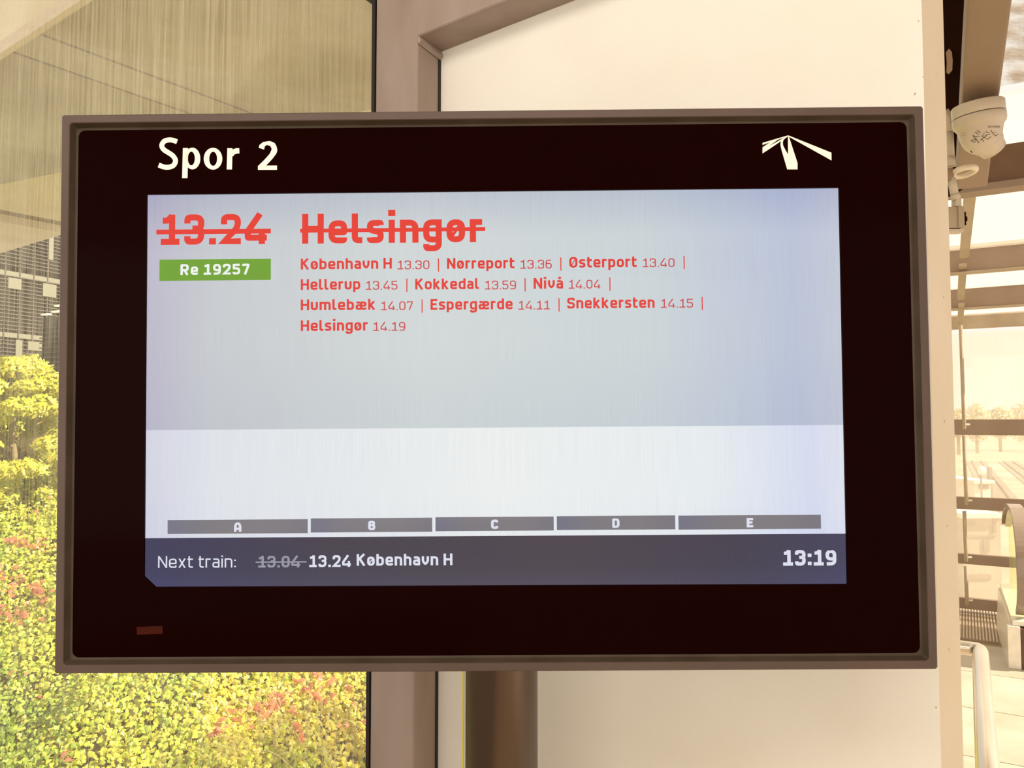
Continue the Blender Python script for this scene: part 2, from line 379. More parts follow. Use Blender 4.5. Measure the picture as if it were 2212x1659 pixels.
# chips in the paint of wall edge
def chip(px, py, s, parent, m='chipped'):
    p = onpl(px, py, corner, d45.cross(UP).normalized()) if px > 1992 + .025*py else onpl(px, py, corner, WN)
    nn = (d45.cross(UP).normalized() if px > 1992 + .025*py else WN); nn = nn if nn.dot(p-O) < 0 else -nn
    t = nn.cross(UP).normalized(); q = []
    for k in range(7):
        a = 2*math.pi*k/7; rr = s*random.uniform(.6, 1.1); q.append(p+t*math.cos(a)*rr*.6+UP*math.sin(a)*rr+nn*.0004)
    return q
chips = []
for px, py, s in [(1984, 46, 3), (2022, 158, 3.4), (1976, 203, 4), (1994, 166, 2.5), (2031, 407, 3), (2038, 642, 3.5), (2040, 910, 4), (2046, 1136, 4), (2050, 1403, 4), (2022, 1528, 3), (1984, 232, 2)]:
    q = chip(px, py, s*FW/F, wall); n0 = len(q)
    chips.append(([p for p in q], [list(range(n0))]))
v_, f_ = join(chips); o = mesh('paint_chip', v_, f_, mat('chip_tone', srgb('#cdb798'), .9), wall); o['kind'] = 'stuff'; o['label'] = 'small chips in the cream paint along the wall edge'

# steel frame in front of panel: post, sloping rafter, gusset
fp = onpl(893, 400, corner + A*1.07 - B*.0, WN); 
pl0 = corner + A*1.0 - B*.09               # plane of the post's front face
def onf(px, py): return onpl(px, py, pl0, WN)
pR = onf(899, 600); pR.z = 0; pL = onf(806, 700); pL.z = 0
fr = empty('trim_1', pR); tag(fr, 'grey-brown painted steel post and sloping rafter left of cream wall', 'steel frame', kind='structure')
ra, rb = onf(905, 77), onf(1095, 0); rdir = (rb-ra).normalized(); rn = rdir.cross(WN).normalized(); rn = rn if rn.z > 0 else -rn
def zset(p, z): q = V(p); q.z = z; return q
pr('welded_frame', [pL, pR, zset(pR, ra.z), ra+rdir*1.6, ra+rdir*1.6+rn*.42, zset(pL, ra.z+.36)], B*.115, 'steel_paint', fr, bevel=.007, seg=3)
g0 = ra + UP*-.003; 
pr('gusset', [onf(901, 84), onf(906, 78), onf(906, 78)+B*.088+UP*-.0, onf(901, 84)+B*.088+UP*-.004], UP*-.012+A*-.004, 'steel_paint', fr)
# dark gap between post and panel
bx('sealant', pR+B*.081, -A*.0024, UP*(ra.z-.01), B*.0088, 'gasket', fr)

# ------------------------------------------------------------------ window left of the post
wr = onf(806, 700); wr.z = 0
win = empty('window_1', wr); tag(win, 'large dusty glass pane left of the steel post', 'window', kind='structure')
bx('glass_pane', wr+A*.012+B*.05+UP*.02, A*3.2, UP*3.2, B*.010, 'dusty_glass', win)
bx('gasket', wr+A*.0005-B*.002, A*.0095, UP*3.4, B*.09, 'gasket', win)
pr('corner_gasket', [onf(770, -14)+B*.02, onf(800, -2)+B*.02, onf(806, 26)+B*.02, onf(812, -20)+B*.02], B*.05, 'gasket', win)

# ------------------------------------------------------------------ unseen closing parts of the hall: floor, side walls, roof added against the sun
fl = empty('floor', (1.5, 2, 0)); tag(fl, 'pale floor of large tiles beside the escalator', 'floor', kind='structure')
# base slab under hall on the station side of the glass line
far_l = corner + A*1.07; WF0 = V((3.948, 6.4, 0))
gl_end = wr + A*3.3
slab_pts = [gl_end, gl_end+V((-1.5, -6, 0)), V((5.5, -6, 0)), V((7.0, 4.6, 0)), WF0+B*.2, WF0+A*1.35+B*.2, far_l+B*.05]
pr('slab', [V(p)-UP*.012 for p in slab_pts], UP*-.25, 'joint', fl)
# tiles: a grid along A and B in the visible right part, and in front
t0 = atz(2110, 1392, 0)
tile_mesh = None
def copyobj(o, loc, name=None):
    c = o.copy(); COL.objects.link(c); c.location = loc; return c
tw, tl = 1.2, .72
proto = None
for i in range(-2, 3):
    for j in range(0, 8):
        if i == 2 and j < 1: continue
        c = t0 - B*(j*tl) - A*(i*tw) - A*(.33 if j % 2 else .0)
        ctr = c - B*tl/2 - A*tw/2
        if (ctr-corner).dot(A) > 1.3 or ((ctr-corner).dot(A) > -.75 and (ctr-corner).dot(B) < .52): continue
        if proto is None:
            proto = bx('floor_tile', c, -A*(tw-.007), -B*(tl-.007), UP*-.012, 'floor_tile', fl); off = proto.location - (world_of(fl).inverted() @ c)
        else: copyobj(proto, (world_of(fl).inverted() @ c)+off)
# ribbed landing plate (grille)
g0 = atz(2164, 1390, 0.0); gdir = A; gl = 6.46-g0.y
bars = []
bl = (atz(2110, 1318, 0)-atz(2110, 1390, 0)).dot(B)
nb = 62
for k in range(nb):
    bars.append(boxv(g0+A*(k*.021), A*.011, B*bl, UP*.008))
v_, f_ = join(bars); o = mesh('landing_ribs', v_, f_, 'grille', fl); o['kind'] = 'stuff'; o['label'] = 'ribbed metal landing plate at the foot of the escalator'
bx('landing_frame', g0-A*.25-B*.002+UP*-.012, A*1.6, B*(bl+.01), UP*.011, mat('grille_base', srgb('#a6927a'), .7), fl)
bx('landing_edge', g0-A*.3+B*(bl+.008)+UP*-.01, A*1.6, B*.05, UP*.03, 'stainless', fl)

# unseen opaque roof added over the viewer to keep the sun out
ce = pr('sun_block_roof', [V((-3.2, -6, 3.62)), V((4.6, -6, 3.62)), V((4.6, 2.5, 3.62)), V((1.5, 2.5, 3.62)), corner+A*-.05+UP*3.62, gl_end+UP*3.62], UP*.2, 'roof_steel')
tag(ce, 'unseen opaque roof added to keep sun off the display', 'sun_block_roof', kind='structure')

# ================================================================== DEPARTURE DISPLAY
MC = V((-.02870475, 1.13, 1.64840291)); MR = Euler((.01273946, -.00746335, -.00751186))
MW, MH = 1.28475, .82604
dis = empty('departure_display', MC, MR)
tag(dis, 'wide black departure display with grey metal frame on a dark pole', 'display')
MM = Matrix.LocRotScale(MC, MR, None); MI = MM.inverted(); MNv = (MM.to_3x3() @ V((0, -1, 0))).normalized()
def ML(px, py, y=0.0):
    """local coordinates on the display's face, y metres behind the frame front"""
    p0 = MM @ V((0, y, 0)); return MI @ onpl(px, py, p0, MNv)
def lmesh(name, v, f, m, parent, **k): return mesh(name, v, f, m, parent, local=True, **k)
def dl(parent):   # local space of a child piece centred at its own location
    return V(parent.location)
# frame ring as a profile swept round: outer face, ridge, inner slope
def ring(prof, W, H, rc, seg=5, inner_r=True):
    """prof: list of (inset, y); rounded corners radius rc shrinks with inset"""
    vs, fs = [], []; cnt = 4*(seg+1)
    for ins, y in prof:
        r = max(rc-ins*.0, .0015); w2_, h2 = W/2-ins, H/2-ins
        for ci, (sx_, sz) in enumerate(((1, 1), (-1, 1), (-1, -1), (1, -1))):
            for k in range(seg+1):
                a = math.pi/2*(ci + k/seg); vs.append(V((sx_*(w2_-r)+r*math.cos(a), y, sz*(h2-r)+r*math.sin(a))))
    for i in range(len(prof)-1):
        for k in range(cnt): fs.append([i*cnt+k, i*cnt+(k+1) % cnt, (i+1)*cnt+(k+1) % cnt, (i+1)*cnt+k])
    return vs, fs, cnt
v_, f_, cnt = ring([(.020, .085), (.0, .083), (.0, .0015), (.0015, 0), (.0115, .0), (.0125, .001)], MW, MH, .004)
f_.append(list(range(cnt)))
lmesh('housing', v_, f_, 'frame_alu', dis)
v_, f_, cnt = ring([(.0125, .001), (.0165, .010), (.0180, .010), (.0215, .011)], MW, MH, .004)
lmesh('inner_bezel', v_, f_, 'frame_inner', dis)
# front glass: black painted border round the opening
gw, gh = MW/2-.0200, MH/2-.0200; gy = .0105
scq = [(316.5, 420), (1813, 405), (1831, 1262), (335, 1268.5), (310.5, 1245.5)]
sq = [ML(x, y, gy) for x, y in scq]
def rrect(w2_, h2, r, seg=4):
    out = []
    for ci, (a_, b_) in enumerate(((1, 1), (-1, 1), (-1, -1), (1, -1))):
        for k in range(seg+1):
            t = math.pi/2*(ci+k/seg); out.append((a_*(w2_-r)+r*math.cos(t), b_*(h2-r)+r*math.sin(t)))
    return out
outer = rrect(gw, gh, .010); bmg = bmesh.new()
ov = [bmg.verts.new((x, gy, z)) for x, z in outer]; iv = [bmg.verts.new((p.x, gy, p.z)) for p in sq]
oe = [bmg.edges.new((ov[i], ov[(i+1) % len(ov)])) for i in range(len(ov))] + [bmg.edges.new((iv[i], iv[(i+1) % 5])) for i in range(5)]
bmesh.ops.triangle_fill(bmg, edges=oe, use_beauty=True)
fc = [f for f in bmg.faces]; ext = bmesh.ops.extrude_face_region(bmg, geom=fc)
bmesh.ops.translate(bmg, verts=[g for g in ext['geom'] if isinstance(g, bmesh.types.BMVert)], vec=(0, .004, 0))
bmesh.ops.recalc_face_normals(bmg, faces=bmg.faces)
me = bpy.data.meshes.new('front_glass'); bmg.to_mesh(me); bmg.free(); me.materials.append(MATS['black_glass'])
fg = bpy.data.objects.new('front_glass', me); COL.objects.link(fg); fg.parent = dis; fg['label'] = 'black border of the cover glass'
# screen, recessed behind the opening
sy = .016
SC = [ML(x, y, gy) for x, y in scq[:4]]; zc = (SC[0].z+SC[2].z)/2; xc = (SC[0].x+SC[2].x)/2
def screen_mat(name, stops, edge, ecol, noise=.03):
    """LCD light output: colour with cooler backlight towards the sides and fine column structure"""
    m = bpy.data.materials.new(name); m.use_nodes = True; nt = m.node_tree; nt.nodes.clear(); N = nt.nodes.new; Lk = nt.links.new
    out = N('ShaderNodeOutputMaterial'); e = N('ShaderNodeEmission'); Lk(e.outputs[0], out.inputs[0])
    co = N('ShaderNodeTexCoord'); s = N('ShaderNodeSeparateXYZ'); Lk(co.outputs['Generated'], s.inputs[0])
    r = N('ShaderNodeValToRGB'); Lk(s.outputs['X'], r.inputs[0]); cr = r.color_ramp
    cr.elements[0].position = stops[0][0]; cr.elements[0].color = stops[0][1]; cr.elements[1].position = stops[-1][0]; cr.elements[1].color = stops[-1][1]
    for p, c in stops[1:-1]: q = cr.elements.new(p); q.color = c
    r2 = N('ShaderNodeValToRGB'); Lk(s.outputs['Z'], r2.inputs[0]); c2 = r2.color_ramp
    c2.elements[0].position = edge[0][0]; c2.elements[0].color = edge[0][1]; c2.elements[1].position = edge[-1][0]; c2.elements[1].color = edge[-1][1]
    for p, c in edge[1:-1]: q = c2.elements.new(p); q.color = c
    mx = N('ShaderNodeMix'); mx.data_type = 'RGBA'; mx.blend_type = 'MULTIPLY'; mx.inputs[0].default_value = 1
    Lk(r.outputs[0], mx.inputs[6]); Lk(r2.outputs[0], mx.inputs[7])
    n = N('ShaderNodeTexNoise'); mp = N('ShaderNodeMapping'); mp.inputs['Scale'].default_value = (420, 1, 9); Lk(co.outputs['Object'], mp.inputs[0]); Lk(mp.outputs[0], n.inputs['Vector']); n.inputs['Scale'].default_value = 1; n.inputs['Detail'].default_value = 2
    mr = N('ShaderNodeMapRange'); mr.inputs[3].default_value = 1-noise*2; mr.inputs[4].default_value = 1+noise*2; Lk(n.outputs[0], mr.inputs[0]); Lk(mr.outputs[0], e.inputs[1]); Lk(mx.outputs[2], e.inputs[0])
    MATS[name] = m
W1 = (1, 1, 1, 1)
screen_mat('screen_upper', [(0, srgb('#bdb9cb')), (.10, srgb('#c8cbd0')), (.40, srgb('#d2d8d8')), (.72, srgb('#ccd4d8')), (.93, srgb('#bcc4da')), (1, srgb('#c6cad8'))],
           [(0, (.93, .94, .96, 1)), (.35, (1.0, 1.0, .99, 1)), (.8, (1.0, 1.0, 1.0, 1)), (1, (.80, .81, .90, 1))], None)
screen_mat('screen_lower', [(0, srgb('#d2d2e2')), (.1, srgb('#dfe2e8')), (.5, srgb('#ebeeed')), (.8, srgb('#e6ebee')), (.95, srgb('#d6dcf0')), (1, srgb('#dfe2ee'))],
           [(0, (.97, .97, 1, 1)), (.4, W1), (1, (1, 1, 1, 1))], None)
screen_mat('screen_footer', [(0, srgb('#464460')), (.25, srgb('#4d4853')), (.6, srgb('#524a52')), (.85, srgb('#4b4654')), (1, srgb('#4a4860'))],
           [(0, (1.15, 1.15, 1.3, 1)), (.4, W1), (1, (1, .95, .95, 1))], None, .01)
screen_mat('screen_bar', [(0, srgb('#777686')), (.3, srgb('#807b80')), (.7, srgb('#827d80')), (1, srgb('#7c7880'))], [(0, W1), (1, W1)], None, .015)
emat('ink_red', srgb('#e2433a')); emat('ink_red_big', srgb('#e8463a')); emat('ink_red_thin', srgb('#cf4f50')); emat('ink_green', srgb('#73a336')); emat('ink_white', srgb('#eef2ee'))
emat('ink_pale', srgb('#dfe1ee')); emat('ink_grey', srgb('#9a98a6')); emat('ink_line', srgb('#eef0f4'))
mat('print_white_glow', srgb('#f6ead8'), .5, emit=srgb('#f0e0c6'), estr=.25)  # print given a faint glow of its own to brighten it

def SL(px, py): return ML(px, py, gy)     # screen layout is measured at the glass
def sp(px, py, y): p = SL(px, py); return V((p.x, y, p.z))
scr = empty('screen', (0, 0, 0)); 
scr.parent = dis; scr.name = 'screen'
def panel_poly(name, pts, y, m, parent, th=.0005):
    return pr(name, [MM @ sp(x, yy, y) for x, yy in pts], MNv*-th, m, parent)
bpy.data.objects.remove(scr)
scr = panel_poly('screen', [(300, 408), (1826, 394), (1846, 1276), (300, 1284)], sy+.0012, 'black_edge', dis, .003); scr['label'] = 'lit departure screen with red cancelled train'
uL, uR = 929.5, 918.0; fL, fR = 1164, 1154
def lx(y): return 316.5 + (y-420)*(-6/825)
def rx(y): return 1813 + (y-405)*(18/857)
panel_poly('upper_panel', [(311, 414), (1820, 399), (rx(uR)+7, uR), (lx(uL)-7, uL)], sy, 'screen_upper', scr)
panel_poly('lower_panel', [(lx(uL)-7, uL), (rx(uR)+7, uR), (rx(fR)+7, fR), (lx(fL)-7, fL)], sy, 'screen_lower', scr)
panel_poly('footer_panel', [(lx(fL)-7, fL), (rx(fR)+7, fR), (1838, 1268), (304, 1275)], sy, 'screen_footer', scr)
ti = sy-.0003
def text(txt, x0, x1, base, cap, w_, m, track=.13, name='lettering', parent=None, y=ti, label=None):
    q, W = text_quads(txt, w_, track); p0 = SL(x0, base); p1 = SL(x1, base); pt = SL(x0, base-cap); kx = (p1.x-p0.x)/W; kz = (pt.z-p0.z)
    vs, fs = [], []
    for qd in q:
        b = len(vs); vs += [V((p0.x+a*kx, y, p0.z+c*kz)) for a, c in qd]; fs.append([b, b+1, b+2, b+3])
    pp = parent or scr
    vs = [MM @ v for v in vs]; o = mesh(name, vs, fs, m, pp)
    if label: o['label'] = label
    return o
def rect(x0, y0, x1, y1, m, name, y=ti, label=None, parent=None, skew=0):
    a = SL(x0, y0); b = SL(x1, y0); c = SL(x0, y1)
    vs = [MM @ V(p) for p in ((a.x, y, a.z), (b.x, y, a.z), (b.x, y, c.z), (a.x, y, c.z))]
    o = mesh(name, vs, [[0, 1, 2, 3]], m, parent or scr)
    if label: o['label'] = label
    return o
BW = .195; LW = .095
text('13.24', 343.6, 574, 527.5, 65.6, .2, 'ink_red_big', .15, label='large red cancelled time 13.24')
text('Helsingør', 650.5, 1041.5, 524.8, 64.5, .2, 'ink_red_big', .15, label='large red destination Helsingør struck through')
rect(334.4, 494.5, 582.7, 504.8, 'ink_red_big', 'strike_line', ti-.00005); rect(646.3, 492.6, 1047.9, 501.0, 'ink_red_big', 'strike_line', ti-.00005)
rect(341.2, 559.6, 582.7, 605.6, 'ink_green', 'train_badge', label='green badge reading Re 19257')
text('Re 19257', 386.5, 536.5, 592.8, 23.5, .2, 'ink_white', .16, y=ti-.0002)
for (t, a, b, y, light) in [
    ('København H', 647.6, 845.2, 580.8, 0), ('13.30', 857.2, 926.9, 580.6, 1), ('Nørreport', 965, 1111.3, 579.5, 0), ('13.36', 1123.8, 1192.4, 579.3, 1), ('Østerport', 1230.3, 1376.5, 576.9, 0), ('13.40', 1389.3, 1458.9, 576, 1),
    ('Hellerup', 647.6, 776.5, 625.2, 0), ('13.45', 788.5, 857.5, 625, 1), ('Kokkedal', 896, 1034.4, 624.3, 0), ('13.59', 1047.1, 1114.8, 624.3, 1), ('Nivå', 1153, 1216.9, 622.6, 0), ('14.04', 1228.8, 1297.7, 622.6, 1),
    ('Humlebæk', 647.6, 809.4, 669.4, 0), ('14.07', 821.5, 890.9, 669.4, 1), ('Espergærde', 929.2, 1107.4, 668.4, 0), ('14.11', 1119.9, 1187.9, 668, 1), ('Snekkersten', 1225.8, 1415.6, 665.5, 0), ('14.15', 1428.7, 1499.1, 664, 1),
    ('Helsingør', 647.6, 793, 714.4, 0), ('14.19', 804.3, 874.4, 714.2, 1)]:
    text(t, a, b, y, 19.2 if light else 23.4, .125 if light else .19, 'ink_red_thin' if light else 'ink_red', .15 if light else .13)
for x, y in [(946.5, 571), (1211.8, 569), (1479.1, 565.5), (877.8, 615), (1134.2, 614), (1318.3, 612.5), (910.8, 660), (1207.9, 657.5), (1518.5, 654.5)]:
    rect(x-1.2, y-14.4, x+1.2, y+14.4, 'ink_red', 'divider')
rect(352, 1116, 1783, 1162, 'ink_line', 'map_backing', sy-.0001) if False else None
for L_, x0, x1, y0, y1, a, b in [('A', 358.7, 662.8, 1124.5, 1154.8, 502.7, 518.8), ('B', 669.3, 932.8, 1121.0, 1151.6, 794, 809.3), ('C', 939.7, 1196.4, 1118.4, 1148.8, 1060.5, 1076), ('D', 1203, 1460, 1116, 1146.3, 1323.5, 1339.4), ('E', 1466.9, 1776, 1114.9, 1145.3, 1615.3, 1629.4)]:
    ym = (y0+y1)/2
    o = rect(x0, y0, x1, y1, 'screen_bar', 'carriage_bar', label='grey platform section bar marked '+L_)
    text(L_, a, b, ym+10.2, 20.4, .24, 'ink_pale', y=ti-.0002)
text('Next train:', 337.8, 506.5, 1228.4, 25.6, .115, 'ink_pale', .14)
text('13.04', 555, 646, 1227.6, 25.2, .18, 'ink_grey', .14, label='grey struck-through time 13.04'); rect(549.7, 1214.4, 660, 1217.4, 'ink_grey', 'strike_line')
text('13.24', 665.9, 756.2, 1226.6, 25.4, .19, 'ink_pale', .14); text('København H', 769, 976.7, 1223.6, 25.2, .19, 'ink_pale', .13)
text('13:19', 1694.3, 1810, 1223.6, 33.8, .21, 'ink_pale', .12, label='clock time 13:19')

# cover glass over the opening
cg = pr('cover_glass', [MM @ V((p.x, gy+.0012, p.z)) for p in sq], MNv*-.0008, 'clear_glass', dis)

# header lettering and emblem printed on the border
def crop_pts(pts, s, ox, oy): return [(ox+x/s, oy+y/s) for x, y in pts]
def spline(pts, n=8):
    P = [V(p) for p in pts]; P = [P[0]*2-P[1]] + P + [P[-1]*2-P[-2]]; out = []
    for i in range(1, len(P)-2):
        for k in range(n):
            t = k/n; a, b, c, d = P[i-1:i+3]
            out.append(.5*((2*b)+(c-a)*t+(2*a-5*b+4*c-d)*t*t+(3*b-a-3*c+d)*t*t*t))
    out.append(P[-2]); return out
hy = gy-.0004
def flat(name, quads, m, parent=dis, label=None, s=1, ox=0, oy=0):
    vs, fs = [], []
    for q in quads:
        b = len(vs); vs += [MM @ V((lambda p: (p.x, hy, p.z))(ML(ox+x/s, oy+y/s, gy))) for x, y in [(p[0], p[1]) for p in q]]; fs.append(list(range(b, b+len(q))))
    # thin tape: give it a little thickness
    n = len(vs); back = [v - MNv*.0003 for v in vs]
    fs2 = [[i+n for i in f][::-1] for f in fs]
    o = mesh(name, vs+back, fs+fs2, m, parent)
    if label: o['label'] = label
    return o
def ell(cx_, cy_, ro, ri, n=40):
    q = []
    for k in range(n):
        a, b = 2*math.pi*k/n, 2*math.pi*(k+1)/n
        q.append([(cx_+ro[0]*math.cos(a), cy_+ro[1]*math.sin(a)), (cx_+ro[0]*math.cos(b), cy_+ro[1]*math.sin(b)), (ri[2]+ri[0]*math.cos(b), ri[3]+ri[1]*math.sin(b)), (ri[2]+ri[0]*math.cos(a), ri[3]+ri[1]*math.sin(a))])
    return q
HS = dict(s=6.506, ox=300, oy=270)
S_ = ribbon(spline([(537, 236), (480, 216), (420, 211), (355, 232), (323, 290), (350, 345), (420, 392), (480, 435), (516, 500), (490, 565), (425, 593), (350, 590), (280, 563)]), [66, 60, 58]*0 or 68)
flat('title_lettering', S_, 'print_white_glow', label='white platform title reading Spor 2', **HS)
flat('title_lettering', [[(620, 325), (693, 325), (684, 748), (609, 748)]] + ell(754, 472, (110, 152), (50, 97, 738, 472)), 'print_white_glow', **HS)
flat('title_lettering', ell(1043, 475, (130, 153), (56, 100, 1045, 476)), 'print_white_glow', **HS)
flat('title_lettering', [[(1244, 328), (1316, 328), (1309, 625), (1236, 625)]] + ribbon(spline([(1285, 480), (1300, 425), (1335, 382), (1372, 366), (1412, 364)]), [40]*8+[60]*8+[74]*17), 'print_white_glow', **HS)
flat('title_lettering', ribbon(spline([(1722, 333), (1738, 290), (1775, 264), (1820, 257), (1878, 278), (1905, 345), (1880, 410), (1815, 490), (1715, 590)]), [78]*8+[62]*8+[50]*8+[62]*8+[74]*8+[80]*8+[72]*17) + [[(1675, 572), (1942, 572), (1942, 631), (1675, 631)]], 'print_white_glow', **HS)
ES = dict(s=10.055, ox=1620, oy=270)
lo = [(825, 232), (775, 264), (712, 305), (675, 350), (662, 400), (667, 465), (690, 560), (808, 965)]
li = [(825, 250), (768, 288), (725, 330), (711, 380), (718, 445), (760, 530), (830, 650), (830, 965)]
eq = [[lo[i], lo[i+1], li[i+1], li[i]] for i in range(7)]
eq += [[(825, 240), (846, 258), (1032, 830), (1032, 965), (828, 965), (828, 650)]]
eq += [[(832, 228), (1767, 603), (1770, 770), (842, 254)]]
eq += [[(825, 228), (272, 390), (272, 435), (445, 372)], [(825, 228), (445, 372), (600, 325), (765, 262)], [(445, 372), (272, 487), (395, 468), (600, 325)], [(272, 487), (272, 618), (400, 536), (395, 468)], [(395, 468), (400, 536), (640, 374), (600, 358)], [(600, 358), (640, 374), (700, 325), (765, 262)], [(765, 262), (700, 325), (812, 252), (825, 228)]]
flat('emblem', eq, 'print_white_glow', label='white emblem of converging rail lines', **ES)
# sensor window
a = [ML(295, 1354, gy), ML(351, 1352, gy), ML(352, 1369, gy), ML(296, 1371, gy)]
bmv = [MM @ V((p.x, gy-.0006, p.z)) for p in a]
o = pr('sensor_window', bmv, MNv*-.0006, 'sensor', dis, bevel=.0004); o['label'] = 'small dull red sensor window'
# back housing, bracket and pole
bx('back_box', MM @ V((-.5, .083, -.3)), MM.to_3x3() @ V((1.0, 0, 0)), MM.to_3x3() @ V((0, 0, .6)), MM.to_3x3() @ V((0, .04, 0)), 'frame_alu', dis, bevel=.006)
PC = V((at(1083.5, 1555, 1.49).x, 1.49, 0)); PR = 76.5/F*1.49
br = MM @ V((.02, .12, .05)); bx('bracket', V((PC.x-.09, br.y-.008, br.z-.12)), (.18, 0, 0), (0, 0, .24), (0, PC.y-br.y, 0), 'frame_alu', dis)
def lathe_w(name, prof, c, ax, m, parent, seg=64, **k):
    v, f = lathe(prof, c, ax, seg); return mesh(name, v, f, m, parent, smooth=True, **k)
pl = lathe_w('pole', [(PR, .012), (PR, 1.79), (PR*.98, 1.80)], PC, UP, 'pole_steel', dis); pl['label'] = 'dark brushed steel pole'
bpf = lathe_w('base_plate', [(.15, 0), (.15, .012)], PC, UP, 'pole_steel', dis)
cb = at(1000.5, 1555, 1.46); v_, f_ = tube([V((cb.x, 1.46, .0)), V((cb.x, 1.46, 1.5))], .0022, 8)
yline = tag(mesh('yellow_line', v_, f_, 'line_yellow'), 'thin yellow line running down left of the dark pole', 'yellow_line')  # thin yellow tube standing just left of the pole

# ================================================================== OUTSIDE LEFT: overpass
AZA = -54.0; OA = az(-54.2); OB = az(36)
ov_ = empty('concrete_overpass', (0, 8, 0)); tag(ov_, 'concrete overpass slab seen from below through the dusty glass', 'bridge')
ZS = 4.5
def soff(px, py, z=ZS): return atz(px, py, z)
n1 = soff(100, 63)          # near edge line (along OA)
f1 = soff(65, 388)          # step line
f2 = soff(65, 531, 4.62)    # far edge
def comp(p, d): return V((p.x, p.y, 0)).dot(d)
bn, bf, bf2 = comp(n1, OB), comp(f1, OB), comp(f2, OB)
# joints run along OB: positions along OA
ja = comp(soff(380, 185), OA); jb = comp(soff(390, 240), OA)
def PT(a_, b_, z): return OA*a_ + OB*b_ + UP*z
edges = sorted([-9.0, -3.6, ja, jb, jb+4.6, jb+12], reverse=False)
lim = sorted([comp(soff(806, 240), OA)-2.6, ja, jb, jb+4.2, jb+9])
sA, sB = soff(0, 402), soff(806, 238)
def bstep(a_):      # where the step line crosses the given position along OA
    d = sB-sA; t = (a_-sA.dot(OA))/d.dot(OA); return (sA+d*t).dot(OB)
for a0, a1 in zip(lim[:-1], lim[1:]):
    g_ = .02; x0, x1 = a0+g_, a1-g_
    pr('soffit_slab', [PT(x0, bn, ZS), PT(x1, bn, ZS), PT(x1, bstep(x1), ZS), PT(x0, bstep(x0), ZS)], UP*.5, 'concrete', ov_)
x0, x1 = lim[0]+.01, lim[-1]-.01
pr('joint_backing', [PT(x0, bn, ZS+.03), PT(x1, bn, ZS+.03), PT(x1, bstep(x1)-.02, ZS+.03), PT(x0, bstep(x0)-.02, ZS+.03)], UP*.4, 'concrete_dark', ov_)
# near edge beam, hanging a little lower, paler
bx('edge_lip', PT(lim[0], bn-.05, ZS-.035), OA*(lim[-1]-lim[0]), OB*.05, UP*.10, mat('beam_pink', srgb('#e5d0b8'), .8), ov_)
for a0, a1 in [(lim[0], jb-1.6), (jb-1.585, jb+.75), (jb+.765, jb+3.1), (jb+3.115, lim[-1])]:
    bx('fascia_panel', PT(a0, bn-.02, ZS+.06), OA*(a1-a0), OB*.05, UP*1.3, 'concrete_lit', ov_)
# far paler slab with a recessed channel along OB
ch = comp(soff(60, 485, 4.62), OA)
aa = comp(soff(60, 465, 4.62), OA); ab = comp(soff(60, 490, 4.62), OA)
lo_, hi_ = min(aa, ab), max(aa, ab)
for a0, a1, zz_, mm in [(lim[0]-3, lo_, 4.62, 'concrete_lit'), (lo_, hi_, 4.74, 'concrete_dark'), (hi_, lim[-1]+6, 4.62, 'concrete_lit')]:
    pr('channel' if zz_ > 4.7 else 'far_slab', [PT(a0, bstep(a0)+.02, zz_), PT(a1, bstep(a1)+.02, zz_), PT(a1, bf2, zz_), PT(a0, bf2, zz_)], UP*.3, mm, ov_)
# ================================================================== OUTSIDE LEFT: office building
FBd = az(25.0); p0 = at(0, 908, 42); p0.z = 0; FN = V((FBd.y, -FBd.x, 0))
of = empty('office_building', p0); tag(of, 'dark glazed office building with horizontal slats beyond the yellow-green tree', 'building')
bx('core', p0-FBd*8-FN*.25+UP*-6, FBd*40, -FN*14, UP*34, 'office_dark', of)
zz = lambda y: CAMZ + (908-y)/F*42
bay = .80; fh = 3.42; z0 = zz(592)-fh*4
proto = None; protop = None
for r_ in range(6):
    for k in range(-6, 14):
        z = z0 + r_*fh; c = p0 + FBd*(k*bay) + UP*z
        h_ = fh-.95
        if proto is None:
            proto = bx('window_pane', c+UP*.5, FBd*(bay-.09), UP*h_, FN*-.2, 'office_glass', of); off = proto.location - (world_of(of).inverted() @ c); continue
        pc = copyobj(proto, (world_of(of).inverted() @ c)+off)
for r_ in range(6):
    z = z0 + r_*fh
    bx('light_strip', p0-FBd*8+UP*(z), FBd*28, UP*.26, FN*.10, 'office_pale', of)
mull = [boxv(p0+FBd*(k*bay-.06)+UP*(-6), FBd*.06, FN*.14, UP*34) for k in range(-8, 26)]
v_, f_ = join(mull); o = mesh('mullions', v_, f_, 'office_slat', of); o['kind'] = 'stuff'
sl = []
for k in range(int(34/.21)):
    z = -6+k*.21
    if abs(((z-z0) % fh)-.18) < .22: continue
    sl.append(boxv(p0-FBd*8+UP*z+FN*.02, FBd*34, FN*.16, UP*.05))
v_, f_ = join(sl); o = mesh('sun_slats', v_, f_, 'office_slat', of); o['kind'] = 'stuff'
for (k, r_, w_, h_) in [(2.55, 3, 1.0, .75), (0.1, 3, .9, .6), (.75, 2, .45, 1.6), (1.6, 2, 1.6, .5), (2.9, 4, .35, 2.0), (1.9, 5, .9, .7)]:
    z = z0 + r_*fh + fh - .12 - h_
    bx('lit_blind', p0+FBd*(k*bay)+UP*z+FN*.19, FBd*w_*bay, UP*h_, FN*.03, 'office_pale', of)
